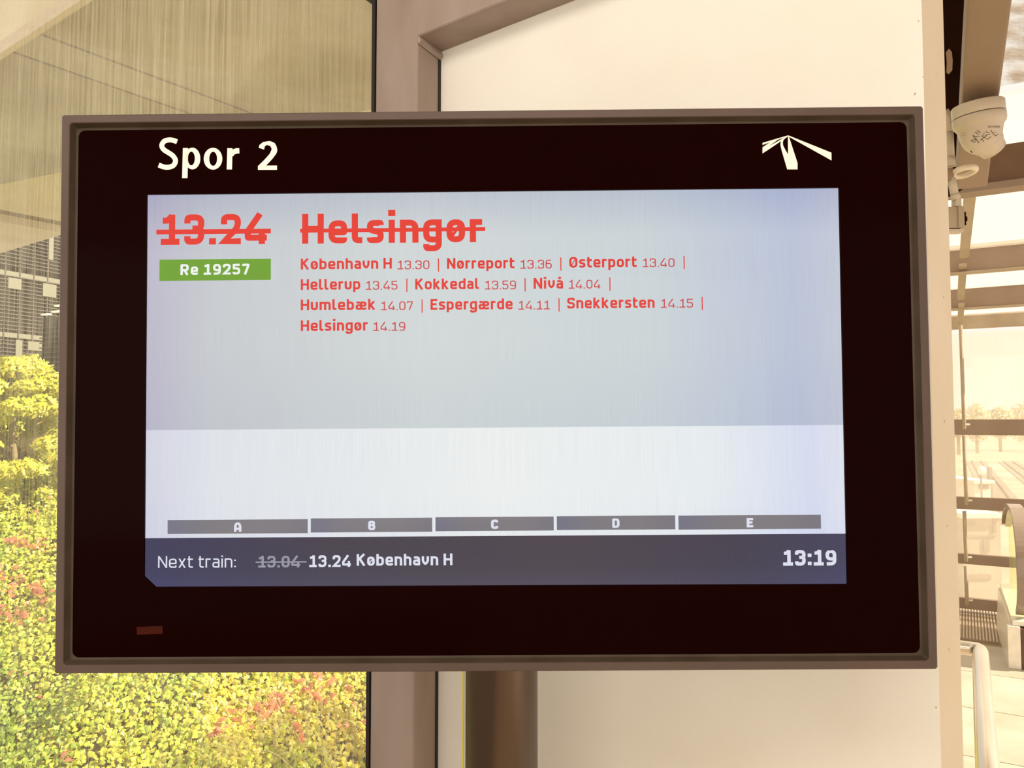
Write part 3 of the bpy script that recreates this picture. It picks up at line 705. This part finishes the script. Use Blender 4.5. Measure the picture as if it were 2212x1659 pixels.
# lower wing in front, its corner turned to the viewer
q0 = at(86, 908, 37); q0.z = 0; WA = az(-62)
bx('wing', q0+UP*-6, -WA*16, az(28)*6, UP*(6+CAMZ+(908-686)/F*37), 'office_dark', of)
sl = [boxv(q0+UP*(-6+k*.24)-az(28)*.14, -WA*16, az(28)*.14, UP*.06) for k in range(int((6+CAMZ+(908-690)/F*37)/.24))]
v_, f_ = join(sl); o = mesh('wing_slats', v_, f_, 'office_slat', of); o['kind'] = 'stuff'
for px, y in [(88, 681), (110, 675), (116, 662)]:
    p = at(px, y, 36.4); bx('ceiling_light', p, -WA*.55, UP*.07, az(28)*.2, mat('lamp_%d' % px, srgb('#e8d8bb'), .5, emit=srgb('#f0e0c8'), estr=.8), of)

# ================================================================== OUTSIDE LEFT: ivy bank and tree
y0_, y1_ = 6.2, 11.8
def bank_z(x, y): return -2.35 + (y-y0_)*(3.05/(y1_-y0_)) + .22*np.sin(x*1.3+y*.8) + .12*np.sin(x*3.1-y*2.2)
nx, ny = 40, 30; gx = np.linspace(-13, 1.5, nx); gyv = np.linspace(4.8, 13.5, ny); vs_ = []; fs_ = []
for j in range(ny):
    for i in range(nx): vs_.append(V((gx[i], gyv[j], float(bank_z(gx[i], gyv[j]))-.10)))
for j in range(ny-1):
    for i in range(nx-1): fs_.append([j*nx+i, j*nx+i+1, (j+1)*nx+i+1, (j+1)*nx+i])
bank = tag(mesh('ground_bank', vs_, fs_, 'soil', smooth=True), 'sloping bank of earth under the ivy', 'bank', kind='structure')
def scatter(N, xr, yr):
    x = rng.uniform(*xr, N); y = rng.uniform(*yr, N); z = bank_z(x, y); return x, y, z
def vary(base, n, s=.18):
    c = np.array(base[:3])[None]*np.exp(rng.normal(0, s, (n, 1))); c = c*(1+rng.normal(0, .06, (n, 3))); return np.clip(c, .005, .98)
def pn(x, y, f, ph=0): return np.sin(x*f+ph)*np.cos(y*f*1.3+ph*2)+.5*np.sin(x*f*2.7+y*f*1.9+ph)
N = 130000; x, y, z = scatter(N, (-8.6, 1.2), (5.2, 12.2))
keep = (x/y > -.74) & (x/y < .12); x, y, z = x[keep], y[keep], z[keep]; N = len(x)
pos = np.stack([x, y, z + rng.uniform(-.06, .10, N) + .05*pn(x, y, 2.2)], 1)
nr = np.stack([rng.normal(.25, .42, N), rng.normal(-.75, .42, N), rng.normal(.75, .35, N)], 1)
yel = srgb('#dcdf58'); grn = srgb('#a6bb4a'); tone = vary(yel, N, .16); gm = (pn(x, y, 1.1, 1)+rng.normal(0, .5, N)) > .35; tone[gm] = vary(grn, int(gm.sum()), .2)
yl = (x/y > -.42) & (pn(x, y, 1.7, 2)+rng.normal(0, .4, N) > .1); tone[yl] = vary(srgb('#efe264'), int(yl.sum()), .12)
iv_ = leaves('ivy_leaves', pos, nr, rng.uniform(.036, .066, N), tone, IVY); tag(iv_, 'dense yellow-green ivy covering the sunny bank outside the glass', 'ivy')
# red creeper leaves in drifts
N = 26000; x, y, z = scatter(N, (-8.6, -.9), (5.2, 12)); u = x/y
m_ = (pn(x, y, 1.5, 4.4)+rng.normal(0, .35, N)) > .95
# drifts at places seen in the picture
def near_line(px0, py0, px1, py1, wpx):
    pxs = CX + F*x/y; pys = 908 - F*(z-CAMZ)/y
    d = np.array([px1-px0, py1-py0]); L2 = (d**2).sum(); t = np.clip(((pxs-px0)*d[0]+(pys-py0)*d[1])/L2, 0, 1)
    return np.hypot(pxs-px0-t*d[0], pys-py0-t*d[1]) < wpx*np.abs(rng.normal(0, 1, len(x)))
drift = near_line(30, 1185, 110, 1195, 9) | near_line(0, 1270, 100, 1285, 16) | near_line(15, 1330, 60, 1345, 12) | near_line(560, 1560, 640, 1500, 10) | near_line(480, 1590, 520, 1550, 8) | near_line(640, 1540, 665, 1600, 6) | near_line(660, 1500, 700, 1520, 6)
keep = (drift & (rng.random(len(x)) < .9)) | (m_ & (rng.random(len(x)) < .10)); x, y, z = x[keep], y[keep], z[keep]; N = len(x)
pos = np.stack([x, y, z + rng.uniform(.06, .16, N)], 1); nr = np.stack([rng.normal(.2, .35, N), rng.normal(-.8, .35, N), rng.normal(.7, .3, N)], 1)
cr_ = leaves('creeper_leaves', pos, nr, rng.uniform(.07, .12, N), vary(srgb('#dc8a68'), N, .15), creeper()); tag(cr_, 'red and orange creeper leaves scattered over the ivy', 'creeper')
# dry twigs
tw_ = []
for k in range(60):
    px = random.uniform(430, 770); py = random.uniform(1490, 1650); x0 = None
    r_ = ray(px, py); Y = 6.2
    for it in range(30):
        P = O + r_*(Y/r_.y); dz = P.z - (float(bank_z(P.x, P.y))+.12); Y += dz*1.2
        if Y > 12: break
    P = O + r_*(Y/r_.y); L_ = random.uniform(.15, .45); a_ = random.uniform(0, 6.28); pts = []
    for i in range(5):
        t = i/4; pts.append(P+V((math.cos(a_)*L_*(t-.5), -.05, .10*math.sin(t*3.1)+math.sin(a_)*L_*(t-.5)*.8)))
    tw_.append(tube(pts, .003, 4))
v_, f_ = join(tw_); o = tag(mesh('dry_twigs', v_, f_, mat('twig', srgb('#e0cf9a'), .8)), 'thin pale dry twigs tangled in the ivy below the display', 'twigs', kind='stuff')
# the young tree at top of the bank
tb = at(28, 1085, 11.6); tr_ = empty('young_tree', tb); tag(tr_, 'bushy yellow-green young tree at far left before the office building', 'tree')
v_, f_ = tube([tb-UP*.4, tb+V((.03, 0, .5)), tb+V((-.05, 0, 1.1)), tb+V((.05, 0, 2.0))], [.05, .045, .035, .015], 10); mesh('trunk', v_, f_, 'bark', tr_, smooth=True)
for a_, h_, L_ in [(0.3, .45, .8), (2.6, .6, .9), (1.4, .9, .7), (4.4, .8, .7), (3.3, 1.2, .6), (5.6, 1.3, .6), (.2, 1.5, .45)]:
    s_ = tb+V((0, 0, h_)); e_ = s_+V((math.cos(a_)*L_, math.sin(a_)*L_*.7, .45*L_))
    v_, f_ = tube([s_, (s_+e_)/2+UP*.05, e_], [.024, .018, .008], 8); mesh('branch', v_, f_, 'bark', tr_, smooth=True)
cl = []
for k in range(110):
    t = rng.uniform(0, 1); h_ = .10 + 2.0*t; R_ = 1.15*math.sqrt(max(1-(t*1.0)**2.2, .03))*(1.0 if t > .12 else .9); a_ = rng.uniform(0, 6.28); rr = R_*math.sqrt(rng.uniform(.2, 1))
    cl.append((tb.x-.02+rr*math.cos(a_), tb.y+rr*math.sin(a_)*.9, tb.z+h_, rng.uniform(.16, .30)))
P_, Nn, Sz, Tn = [], [], [], []
for cx_, cy_, cz_, cr in cl:
    n_ = 190; d = rng.normal(size=(n_, 3)); d /= np.linalg.norm(d, axis=1)[:, None]; d[:, 2] *= .55
    P_.append(np.array([cx_, cy_, cz_])+d*cr*rng.uniform(.6, 1.1, (n_, 1))); Nn.append(d*.6+np.array([.2, -.5, .7])+rng.normal(0, .3, (n_, 3))); Sz.append(rng.uniform(.07, .12, n_)); Tn.append(vary(srgb('#dfdc55'), n_, .14)*rng.uniform(.9, 1.08))
leaves('foliage', np.concatenate(P_), np.concatenate(Nn), np.concatenate(Sz), np.clip(np.concatenate(Tn), 0, .95), POINTED, tr_)

# ================================================================== RIGHT: roof steel, window wall
rf = empty('ceiling_glass_roof', (2.5, 4, 2.5)); rf.name = 'ceiling_glass'; tag(rf, 'glazed hall roof on tan steel purlins at upper right', 'roof', kind='structure')
def elevY(py, k=.2, c=2.04): e = (908-py)/F; return c/(e+k)
def linepx(px0, py0, px1, py1, zc_):
    return atz(px0, py0, zc_), atz(px1, py1, zc_)
# main rafter (near): underside flange from frame top to its rounded end
def rafter_pt(px, py): e = (908-py)/F; Y = 1.315/(e+.206); return at(px, py, Y)
r0, r1 = rafter_pt(2138, 0), rafter_pt(2099, 407); rd = (r1-r0).normalized(); side = rd.cross(UP).normalized(); up2 = side.cross(rd)
hw = .0455
o = bx('rafter', r0-rd*1.2-side*hw, rd*((r1-r0).length+1.2), side*2*hw, up2*.10, 'roof_steel', rf, bevel=.008, seg=3)
# dark fascia behind wall edge with peeled patch
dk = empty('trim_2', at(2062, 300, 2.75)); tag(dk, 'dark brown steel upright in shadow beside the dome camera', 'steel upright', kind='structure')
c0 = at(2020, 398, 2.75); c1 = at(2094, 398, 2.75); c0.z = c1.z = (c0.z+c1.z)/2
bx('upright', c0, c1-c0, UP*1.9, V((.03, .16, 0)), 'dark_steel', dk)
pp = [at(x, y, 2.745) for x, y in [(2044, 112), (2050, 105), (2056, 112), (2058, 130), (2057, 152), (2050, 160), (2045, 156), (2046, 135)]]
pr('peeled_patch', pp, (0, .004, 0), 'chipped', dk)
# big cross beam
def beam_px(name, pxs, ytop, ybot, Yc, thick, m, parent, flange=True, ext=(.9, 1.6)):
    """beam along A whose face passes through the pixel (2130, ytop..ybot) at depth Yc"""
    t_ = at(2130, ytop, Yc); b_ = at(2130, ybot, Yc)
    p = V((b_.x, b_.y, b_.z)); h_ = t_.z-b_.z
    o = bx(name, p+A*ext[0], -A*(ext[0]+ext[1]), UP*h_, B*thick, m, parent, bevel=.004)
    if flange: bx('flange', p+A*ext[0]-B*.015-UP*.008, -A*(ext[0]+ext[1]), UP*.008, B*(thick+.03), 'rail_steel', parent)  # lit lower edge put into the flange as a paler steel
    return o
beam_px('purlin', None, 318, 398, 3.3, .06, 'roof_steel_dark', rf, False, (.5, 1.6))
b_ = at(2130, 398, 3.3); bx('flange', b_+A*.5-B*.02-UP*.03, -A*2.1, UP*.03, B*.10, 'roof_steel', rf)  # lit lower edge again, painted paler than the beam above
beam_px('purlin', None, 524, 583, 5.0, .07, 'roof_steel', rf, True, (.6, 1.8)); beam_px('purlin', None, 620, 662, 5.7, .07, 'roof_steel', rf, True, (.6, 1.8)); beam_px('purlin', None, 676, 707, 6.3, .07, 'rail_steel', rf, False, (.6, 1.8))
# tie bars between the purlins, rounded ends
def bar(name, pxa, ya, Ya, pxb, yb, Yb, wd, th, m, parent):
    a_, b_ = at(pxa, ya, Ya), at(pxb, yb, Yb); d = (b_-a_).normalized(); sdv = (A-d*A.dot(d)).normalized(); nn = d.cross(sdv).normalized()
    poly = [a_+sdv*wd/2, a_-sdv*wd/2]
    for k in range(9):
        t = math.pi*k/8; poly.append(b_-sdv*math.cos(t)*wd/2+d*math.sin(t)*wd/2)
    return pr(name, poly, nn*th, m, parent)
bar('tie_bar', 2096, 415, 3.6, 2083, 556, 4.9, .052, .02, 'rail_steel', rf)
bar('tie_bar', 2080, 575, 5.0, 2076, 646, 5.6, .046, .02, 'rail_steel', rf)
bar('tie_bar', 2077, 660, 5.7, 2074, 701, 6.2, .040, .02, 'rail_steel', rf)
# roof panes between the beams
def roofpt(s, t, z): return V((s, t, z))
base_c = at(2130, 398, 3.3)
def panepr(name, Ya, za, Yb, zb_, m):
    pa = at(2130, 908, Ya); pb = at(2130, 908, Yb)
    q = [V((pa.x, pa.y, za))+A*.8, V((pa.x, pa.y, za))-A*1.8, V((pb.x, pb.y, zb_))-A*1.8, V((pb.x, pb.y, zb_))+A*.8]
    return pr(name, q, UP*.012, m, rf)
hz = lambda Y: CAMZ + 2.04 - .2*Y + .06
panepr('roof_pane', 1.9, hz(1.9)+.28, 3.33, hz(3.33)+.02, 'roof_glass')
panepr('roof_pane', 3.37, hz(3.37)+.0, 5.0, hz(5.0)+.03, 'haze_veil_glass')
panepr('roof_pane', 5.04, hz(5.04)+.03, 5.7, hz(5.7)+.03, 'haze_veil_glass')
panepr('roof_pane', 5.74, hz(5.74)+.03, 6.35, hz(6.35)+.03, 'haze_veil_glass')

wn2 = empty('window_2', WF0); tag(wn2, 'tall window wall with tan horizontal rails beyond the escalator', 'window', kind='structure')
rails = [(906, 940), (1075.5, 1102.5), (1200, 1222), (1296, 1320)]
for (a_, b_) in rails: beam_px('rail', None, a_, b_, 6.4, .05, 'roof_steel', wn2, False, (.95, 4.0))
for px, ya, yb in [(2075, 700, 925), (2082.5, 941, 1089), (2083, 1104, 1212), (2086, 1223, 1305)]:
    pxb = px+ (yb-ya)*.035; a_ = at(px, ya, 6.28); b_ = at(pxb, yb, 6.28); v_, f_ = tube([a_, b_, b_+UP*-.012], [.014, .014, .006], 10)
    mesh('rod', v_, f_, 'rail_steel', wn2, smooth=True)
    v_, f_ = tube([b_+V((0, 0, .03)), b_+V((.045, .0, .03))], .008, 8); mesh('bolt', v_, f_, 'pale_paint', wn2)
zl = [CAMZ+(908-y)/F*6.4 for y in (712, 923, 1089, 1211, 1308)]
for k in range(4):
    p = V((WF0.x, WF0.y, zl[k+1]))+B*.055; bx('glass_pane', p+A*.95, -A*4.9, UP*(zl[k]-zl[k+1]-.01), B*.012, 'haze_veil_glass', wn2)

# ================================================================== dome camera
dcy = 2.1; dc = at(2114, 250, dcy)
dax = (UP*-1 + V((-.06, -.05, 0))).normalized()   # points down
dax = (V((.0, -.02, -1))).normalized()
dome = empty('dome_camera', dc, None); tag(dome, 'white dome security camera with black marker scrawl under the tan rafter', 'camera')
RD = .0655
tilt = Matrix.Rotation(math.radians(-7), 3, 'Y') @ Matrix.Rotation(math.radians(4), 3, 'X'); dax = (tilt @ V((0, 0, -1))).normalized()
bt = dc - dax*.032
lathe_w('mounting_ring', [(RD*.96, 0), (RD, .003), (RD, .030), (RD*.99, .032)], bt, dax, 'white_plastic', dome)
lathe_w('seam', [(RD*.975, .031), (RD*.975, .0345)], bt, dax, 'marker', dome)
shell = lathe_w('shell', [(RD*.99, .034), (RD*1.01, .036), (RD*1.01, .050), (RD*.97, .058), (RD*.90, .064), (RD*.86, .069), (RD*.80, .088), (RD*.72, .106), (RD*.60, .120), (RD*.42, .131), (RD*.22, .137), (.002, .139)], bt, dax, 'white_plastic', dome)
# ball with lens ring turned to the lower right
bc = bt + dax*.100 + V((.012, .0, 0)); ld = V((.75, .25, -.62)).normalized()
vb, fb = lathe([(RD*.2*0+.002, -.050)] + [(RD*.66*math.sin(t), -RD*.66*math.cos(t)) for t in [math.pi*k/16 for k in range(2, 12)]] + [(RD*.50, RD*.60), (RD*.48, RD*.60), (RD*.44, RD*.52), (.002, RD*.52)], bc, ld, 48)
ball = mesh('eyeball', vb, fb, 'white_plastic', dome, smooth=True)
# marks put onto the shell where they sit
dep = bpy.context.evaluated_depsgraph_get()
sm = shell.data; mwv = [world_of(shell) @ v.co for v in sm.vertices]
bvh = BVHTree.FromPolygons(mwv, [list(p.vertices) for p in sm.polygons])
def mark(name, strokes, wpx, m, label=None):
    vs, fs = [], []
    for st in strokes:
        for q in ribbon([V(p) for p in st], wpx):
            h_ = []
            for p in q:
                hit = bvh.ray_cast(O, ray(p.x, p.y))
                if hit[0] is None: break
                h_.append(hit[0]-ray(p.x, p.y).normalized()*.0012)
            if len(h_) == 4: b = len(vs); vs += h_; fs.append([b, b+1, b+2, b+3])
    if vs:
        o = mesh(name, vs, fs, m, dome)
        if label: o['label'] = label
def cz(pts): return [(2040+x/8.294, 200+y/8.294) for x, y in pts]
sts = [[(560, 860), (548, 885), (520, 888), (490, 870), (482, 855), (495, 848), (530, 850)], [(530, 850), (555, 830), (600, 880), (612, 900), (622, 875)], [(510, 765), (545, 790), (625, 785)], [(510, 765), (545, 830), (590, 850)], [(560, 790), (570, 840)], [(580, 670), (650, 715), (548, 712), (625, 760)],
       [(640, 858), (725, 795), (760, 770)], [(655, 830), (690, 850), (712, 885)], [(720, 720), (675, 785), (780, 838), (840, 785)], [(725, 795), (755, 755), (820, 745)], [(745, 690), (765, 712), (915, 718)], [(840, 668), (850, 700), (880, 745), (920, 778), (970, 742)]]
mark('marker_scrawl', [cz(s) for s in sts], .95, 'marker', 'black handwritten marker scrawl')
q, W = text_quads('HIKVISION', .24, .16)
hv = []
for st in [s for s in [1]]:
    vs, fs = [], []
    for qd in q:
        h_ = []
        for a_, c_ in qd:
            t = a_/W; px = 2134.5+t*25.5; py = 276.2-c_*4.2+(-1.6*t) + 1.2*t*t; hit = bvh.ray_cast(O, ray(px, py))
            if hit[0] is None: break
            h_.append(hit[0]-ray(px, py).normalized()*.0012)
        if len(h_) == 4: b = len(vs); vs += h_; fs.append([b, b+1, b+2, b+3])
    if vs: o = mesh('lettering', vs, fs, 'print_grey', dome)
mark('fine_print', [cz(s) for s in [[(240, 752), (300, 738)], [(250, 790), (310, 775)], [(330, 712), (350, 712)], [(320, 740), (350, 735)], [(365, 725), (390, 718)], [(330, 775), (400, 768)], [(365, 745), (390, 740)]]], .6, 'print_grey')
mark('screw_hole', [cz([(470, 1045), (500, 1085)])], 2.2, 'marker')
# conduit, ring and junction box left of the camera
def V2(px, py, Y): return at(px, py, Y)
cn = empty('conduit', V2(2052, 300, 2.3)); tag(cn, 'white wiring conduit behind the wall edge beside the dome camera', 'conduit')
def conduit(name, pts, r, m='white_plastic', parent=cn, seg=14): v, f = tube([V2(*p) for p in pts], r, seg); return mesh(name, v, f, m, parent, smooth=True)
conduit('elbow', [(2040, 240, 2.3), (2050, 255, 2.3), (2053, 285, 2.3)], .012)
conduit('pipe', [(2051, 288, 2.3), (2053, 340, 2.3)], .0115); conduit('coupling', [(2053, 340, 2.3), (2054, 360, 2.3)], .0135)
conduit('pipe', [(2055, 385, 2.3), (2062, 420, 2.3)], .0115); conduit('coupling', [(2062, 420, 2.3), (2066, 430, 2.3)], .0128)
bx('pipe_block', V2(2048, 388, 2.29), (.018, 0, 0), (0, 0, .035), (0, .03, 0), 'roof_steel', cn)
# eye ring, lying flat, seen from below
rg = []; cc = V2(2083, 371, 2.3)
for k in range(36):
    a_ = 2*math.pi*k/36; rg.append(cc-A*.030*math.cos(a_)+B*.042*math.sin(a_)+UP*.004*math.cos(a_))
v_, f_ = tube(rg, .0085, 12, closed=True); ring_ = tag(mesh('pipe_ring', v_, f_, 'pale_paint', smooth=True), 'pale oval ring clip below the dome camera', 'ring')
jb_ = empty('junction_box', V2(2066, 470, 2.3)); tag(jb_, 'small beige junction box below the conduit at wall edge', 'junction box')
c0 = V2(2048, 492, 2.3); c1 = V2(2082, 492, 2.3); hh = V2(2066, 446, 2.3).z-V2(2066, 492, 2.3).z
bx('body', c0, V((c1.x-c0.x, 0, 0)), UP*hh, (0, .045, 0), 'rail_steel', jb_, bevel=.003)
bx('lid', c0+V(((c1.x-c0.x)*.62, -.006, 0)), V(((c1.x-c0.x)*.38, 0, 0)), UP*hh, (0, .006, 0), 'rail_steel', jb_, bevel=.002)
p = V2(2083, 486, 2.3); bx('knob', p, (.006, 0, 0), UP*(hh*.62), (0, .02, 0), 'dark_steel', jb_); bx('knob', p+V((.005, 0, hh*.2)), (.005, 0, 0), UP*(hh*.2), (0, .02, 0), 'dark_steel', jb_)
p = V2(2048, 501, 2.3); bx('gland', p, (V2(2083, 501, 2.3)-p), UP*.009, (0, .03, 0), 'white_plastic', jb_, bevel=.001)
p = V2(2065, 445, 2.3); bx('gland', p, (V2(2078, 445, 2.3)-p), UP*.026, (0, .025, 0), 'white_plastic', jb_, bevel=.002)

# ================================================================== stainless hand rail
hr = empty('hand_railing', (1.44, 2.36, 0)); tag(hr, 'brushed stainless hand rail turning a corner at lower right', 'railing')
hz_ = .90; cr0 = atz(2118, 1404, hz_); cr0.z = hz_; rr_ = .0210
pts = [cr0-B*2.3, cr0-B*.5, cr0-B*.03, cr0-B*.012+A*.002, cr0+A*.008, cr0+A*.03, cr0+A*.9]
v_, f_ = tube(pts, rr_, 24); mesh('top_rail', v_, f_, 'stainless', hr, smooth=True)
for s_ in (.03, 1.3, 2.2):
    b_ = cr0-B*s_-A*-.004; v_, f_ = tube([V((b_.x, b_.y, .0)), V((b_.x, b_.y, hz_-.012))], .019, 20); mesh('post', v_, f_, 'stainless', hr, smooth=True)
    lathe_w('foot', [(.05, 0), (.05, .008)], V((b_.x, b_.y, 0)), UP, 'stainless', hr, 32)

# ================================================================== escalator end
en = atz(2219, 1449, 0); E1 = az(28.5); ES_ = E1.cross(UP).normalized()   # to the right of travel
es = empty('escalator', en); tag(es, 'escalator end with curved handrail, glass side and steel skirt', 'escalator')
def EP(s, z, o=0): return en+E1*s+UP*z+ES_*o
path = [(.16, .34), (.05, .42), (.0, .56), (.03, .74), (.14, .88), (.30, .955), (.48, .975), (.70, .965), (.95, .90), (1.1, .80)]
pts3 = spline([(a_, b_) for a_, b_ in path], 5)
def sweep_rect(pts2, w_, h0, h1, m, name, off=0):
    vs, fs = [], []; n = len(pts2)
    for i, p in enumerate(pts2):
        d = (pts2[min(i+1, n-1)]-pts2[max(i-1, 0)]).normalized(); nn = V((-d.y, d.x))
        for (o_, k) in ((-w_/2, h0), (w_/2, h0), (w_/2, h1), (-w_/2, h1)): vs.append(EP(p.x+nn.x*k, p.y+nn.y*k, o_+off))
    for i in range(n-1):
        for k in range(4): a_, b_ = i*4+k, i*4+(k+1) % 4; fs.append([a_, b_, b_+4, a_+4])
    fs += [[0, 1, 2, 3], [n*4-1, n*4-2, n*4-3, n*4-4]]
    return mesh(name, vs, fs, m, es, bevel=.004)
sweep_rect(pts3, .085, .0, .028, 'esc_belt', 'handrail', .0)
sweep_rect(pts3, .040, -.022, -.001, 'esc_steel', 'guide_rail', -.0)
gpoly = [EP(p.x, p.y) for p in [V(q) for q in spline([(.10, .30), (.045, .55), (.07, .73), (.17, .85), (.31, .92), (.48, .94), (.70, .93), (.95, .86), (1.08, .76)], 5)]] + [EP(1.12, .28)]
pr('glass_side', gpoly, ES_*.010, 'green_glass', es)
pr('deck', [EP(.03, .27, -.07), EP(.03, .27, .14), EP(1.05, .33, .14), EP(1.05, .33, -.07)], UP*.03, 'esc_steel', es, bevel=.004)
pr('inner_skirt', [EP(.05, 0, -.10), EP(.05, .26, -.08), EP(1.05, .32, -.08), EP(1.05, 0, -.10)], ES_*.02, 'esc_steel', es)
bx('end_cap', EP(.0, 0, -.10), ES_*.07, E1*.06, UP*.27, 'esc_steel', es, bevel=.003)
bx('end_box', EP(.01, 0, -.03), ES_*.22, E1*.20, UP*.26, 'esc_dark', es, bevel=.004)
bx('belt_inlet', EP(-.02, .17, .02), ES_*.12, E1*.05, UP*.12, 'dark_steel', es, bevel=.01)
lathe_w('screw', [(.009, 0), (.009, .004), (.004, .006)], EP(.008, .13, .035), -E1, 'stainless', es, 16)

# ================================================================== outside right: rail yard
yd = pr('ground_yard', [V((2, 9, -6)), V((14, 6, -6)), V((600, 250, -6)), V((150, 700, -6)), V((-60, 300, -6))], UP*-.5, 'yard'); tag(yd, 'pale hazy ground of the rail yard below the window wall', 'ground', kind='structure')
TD = az(29.6); TN = V((TD.y, -TD.x, 0))
tp = atz(2175, 1100, -6)
for i, nm_ in enumerate(['nearest pale rail track in the yard, lowest in the right window', 'pale rail track second from the window wall in the yard', 'pale rail track third from the window wall in the yard', 'pale rail track fourth from the window wall in the yard', 'farthest pale rail track in the yard near the horizon']):
    p = tp + TN*(5.0*i)
    tk = empty('rail_track', p); tag(tk, nm_, 'track', group='rail tracks in the yard')
    for s_ in (-.72, .72): bx('rail', p-TD*12+TN*s_, TD*100, TN*.12, UP*.18, 'yard_rail', tk)
    bx('ballast', p-TD*12-TN*1.5+UP*.001, TD*100, TN*3, UP*.06, 'yard_mid', tk)
mp_ = atz(2143, 1245, -6); tag(bx('yard_mast', mp_, (.16, 0, 0), (0, .16, 0), UP*5.3, 'yard_mid'), 'pale upright mast in the yard behind the window wall', 'mast')
lp = empty('yard_lamp', at(2121, 1016, 24)); tag(lp, 'round white lamp head standing in the yard', 'lamp')
c_ = at(2121, 1016, 24); lathe_w('head', [(.002, -.02), (.14, -.015), (.14, .015), (.002, .02)], c_, V((0, -1, 0)), 'yard_white', lp, 24); bx('stem', c_+V((-.02, .03, 0)), (.04, 0, 0), (0, .04, 0), UP*-(c_.z+6), 'yard_mid', lp)
# station sheds down in the yard
def shed(px0, py0, px1, py1, Y, m, label, wins):
    p = at(px0, py1, Y); q_ = at(px1, py0, Y); s_ = empty('shed', p); tag(s_, label, 'shed')
    p0_ = V((p.x, Y, -6)); bx('wall', p0_, (q_.x-p.x, 0, 0), (0, 3, 0), UP*(q_.z+6), m, s_); bx('roof', V((p.x-.1, Y-.15, q_.z)), (q_.x-p.x+.2, 0, 0), (0, 3.3, 0), UP*.12, 'yard_white', s_)
    for (a_, b_, c, d) in wins:
        w0 = at(a_, d, Y); w1 = at(c, b_, Y); bx('window', V((w0.x, Y-.03, w0.z)), (w1.x-w0.x, 0, 0), (0, .05, 0), UP*(w1.z-w0.z), 'yard_mid', s_)
shed(2112, 1044, 2139, 1300, 30, 'yard_white', 'small white shed low in the yard seen between two rails', [(2114, 1033+14, 2136, 1056)])
shed(2086, 1118, 2160, 1400, 22, 'yard', 'long pale building below the window wall left of the escalator', [(2090, 1135, 2107, 1127), (2124, 1163, 2136, 1192), (2086, 1156, 2150, 1160), (2144, 1108+12, 2150, 1150), (2090, 1240, 2140, 1252)])
for i, (px, w_, h_) in enumerate([(2070, 40, 30), (2110, 48, 40), (2160, 52, 34), (2215, 60, 44)]):
    Y = 170+i*8; b_ = at(px, 925, Y); R_ = w_/F*Y*.6
    t_ = empty('far_tree', V((b_.x, b_.y, -6))); tag(t_, ['hazy far tree at left end of the distant tree line', 'hazy far tree second from left on the horizon', 'hazy far tree third from left on the horizon', 'hazy far tree at the right end of the horizon'][i], 'tree', group='trees on the horizon')
    v_, f_ = tube([V((b_.x, b_.y, -6)), V((b_.x, b_.y, 3))], .4, 6); mesh('trunk', v_, f_, 'bark', t_)
    n_ = 900; d = rng.normal(size=(n_, 3)); d /= np.linalg.norm(d, axis=1)[:, None]; c_ = np.array([b_.x, b_.y, 1.0])
    leaves('foliage', c_+d*np.array([R_, R_*.6, h_/F*Y])*rng.uniform(.6, 1.1, (n_, 1)), d+rng.normal(0, .3, (n_, 3)), rng.uniform(.7, 1.2, n_), vary(srgb('#d8c890'), n_, .08), POINTED, t_)
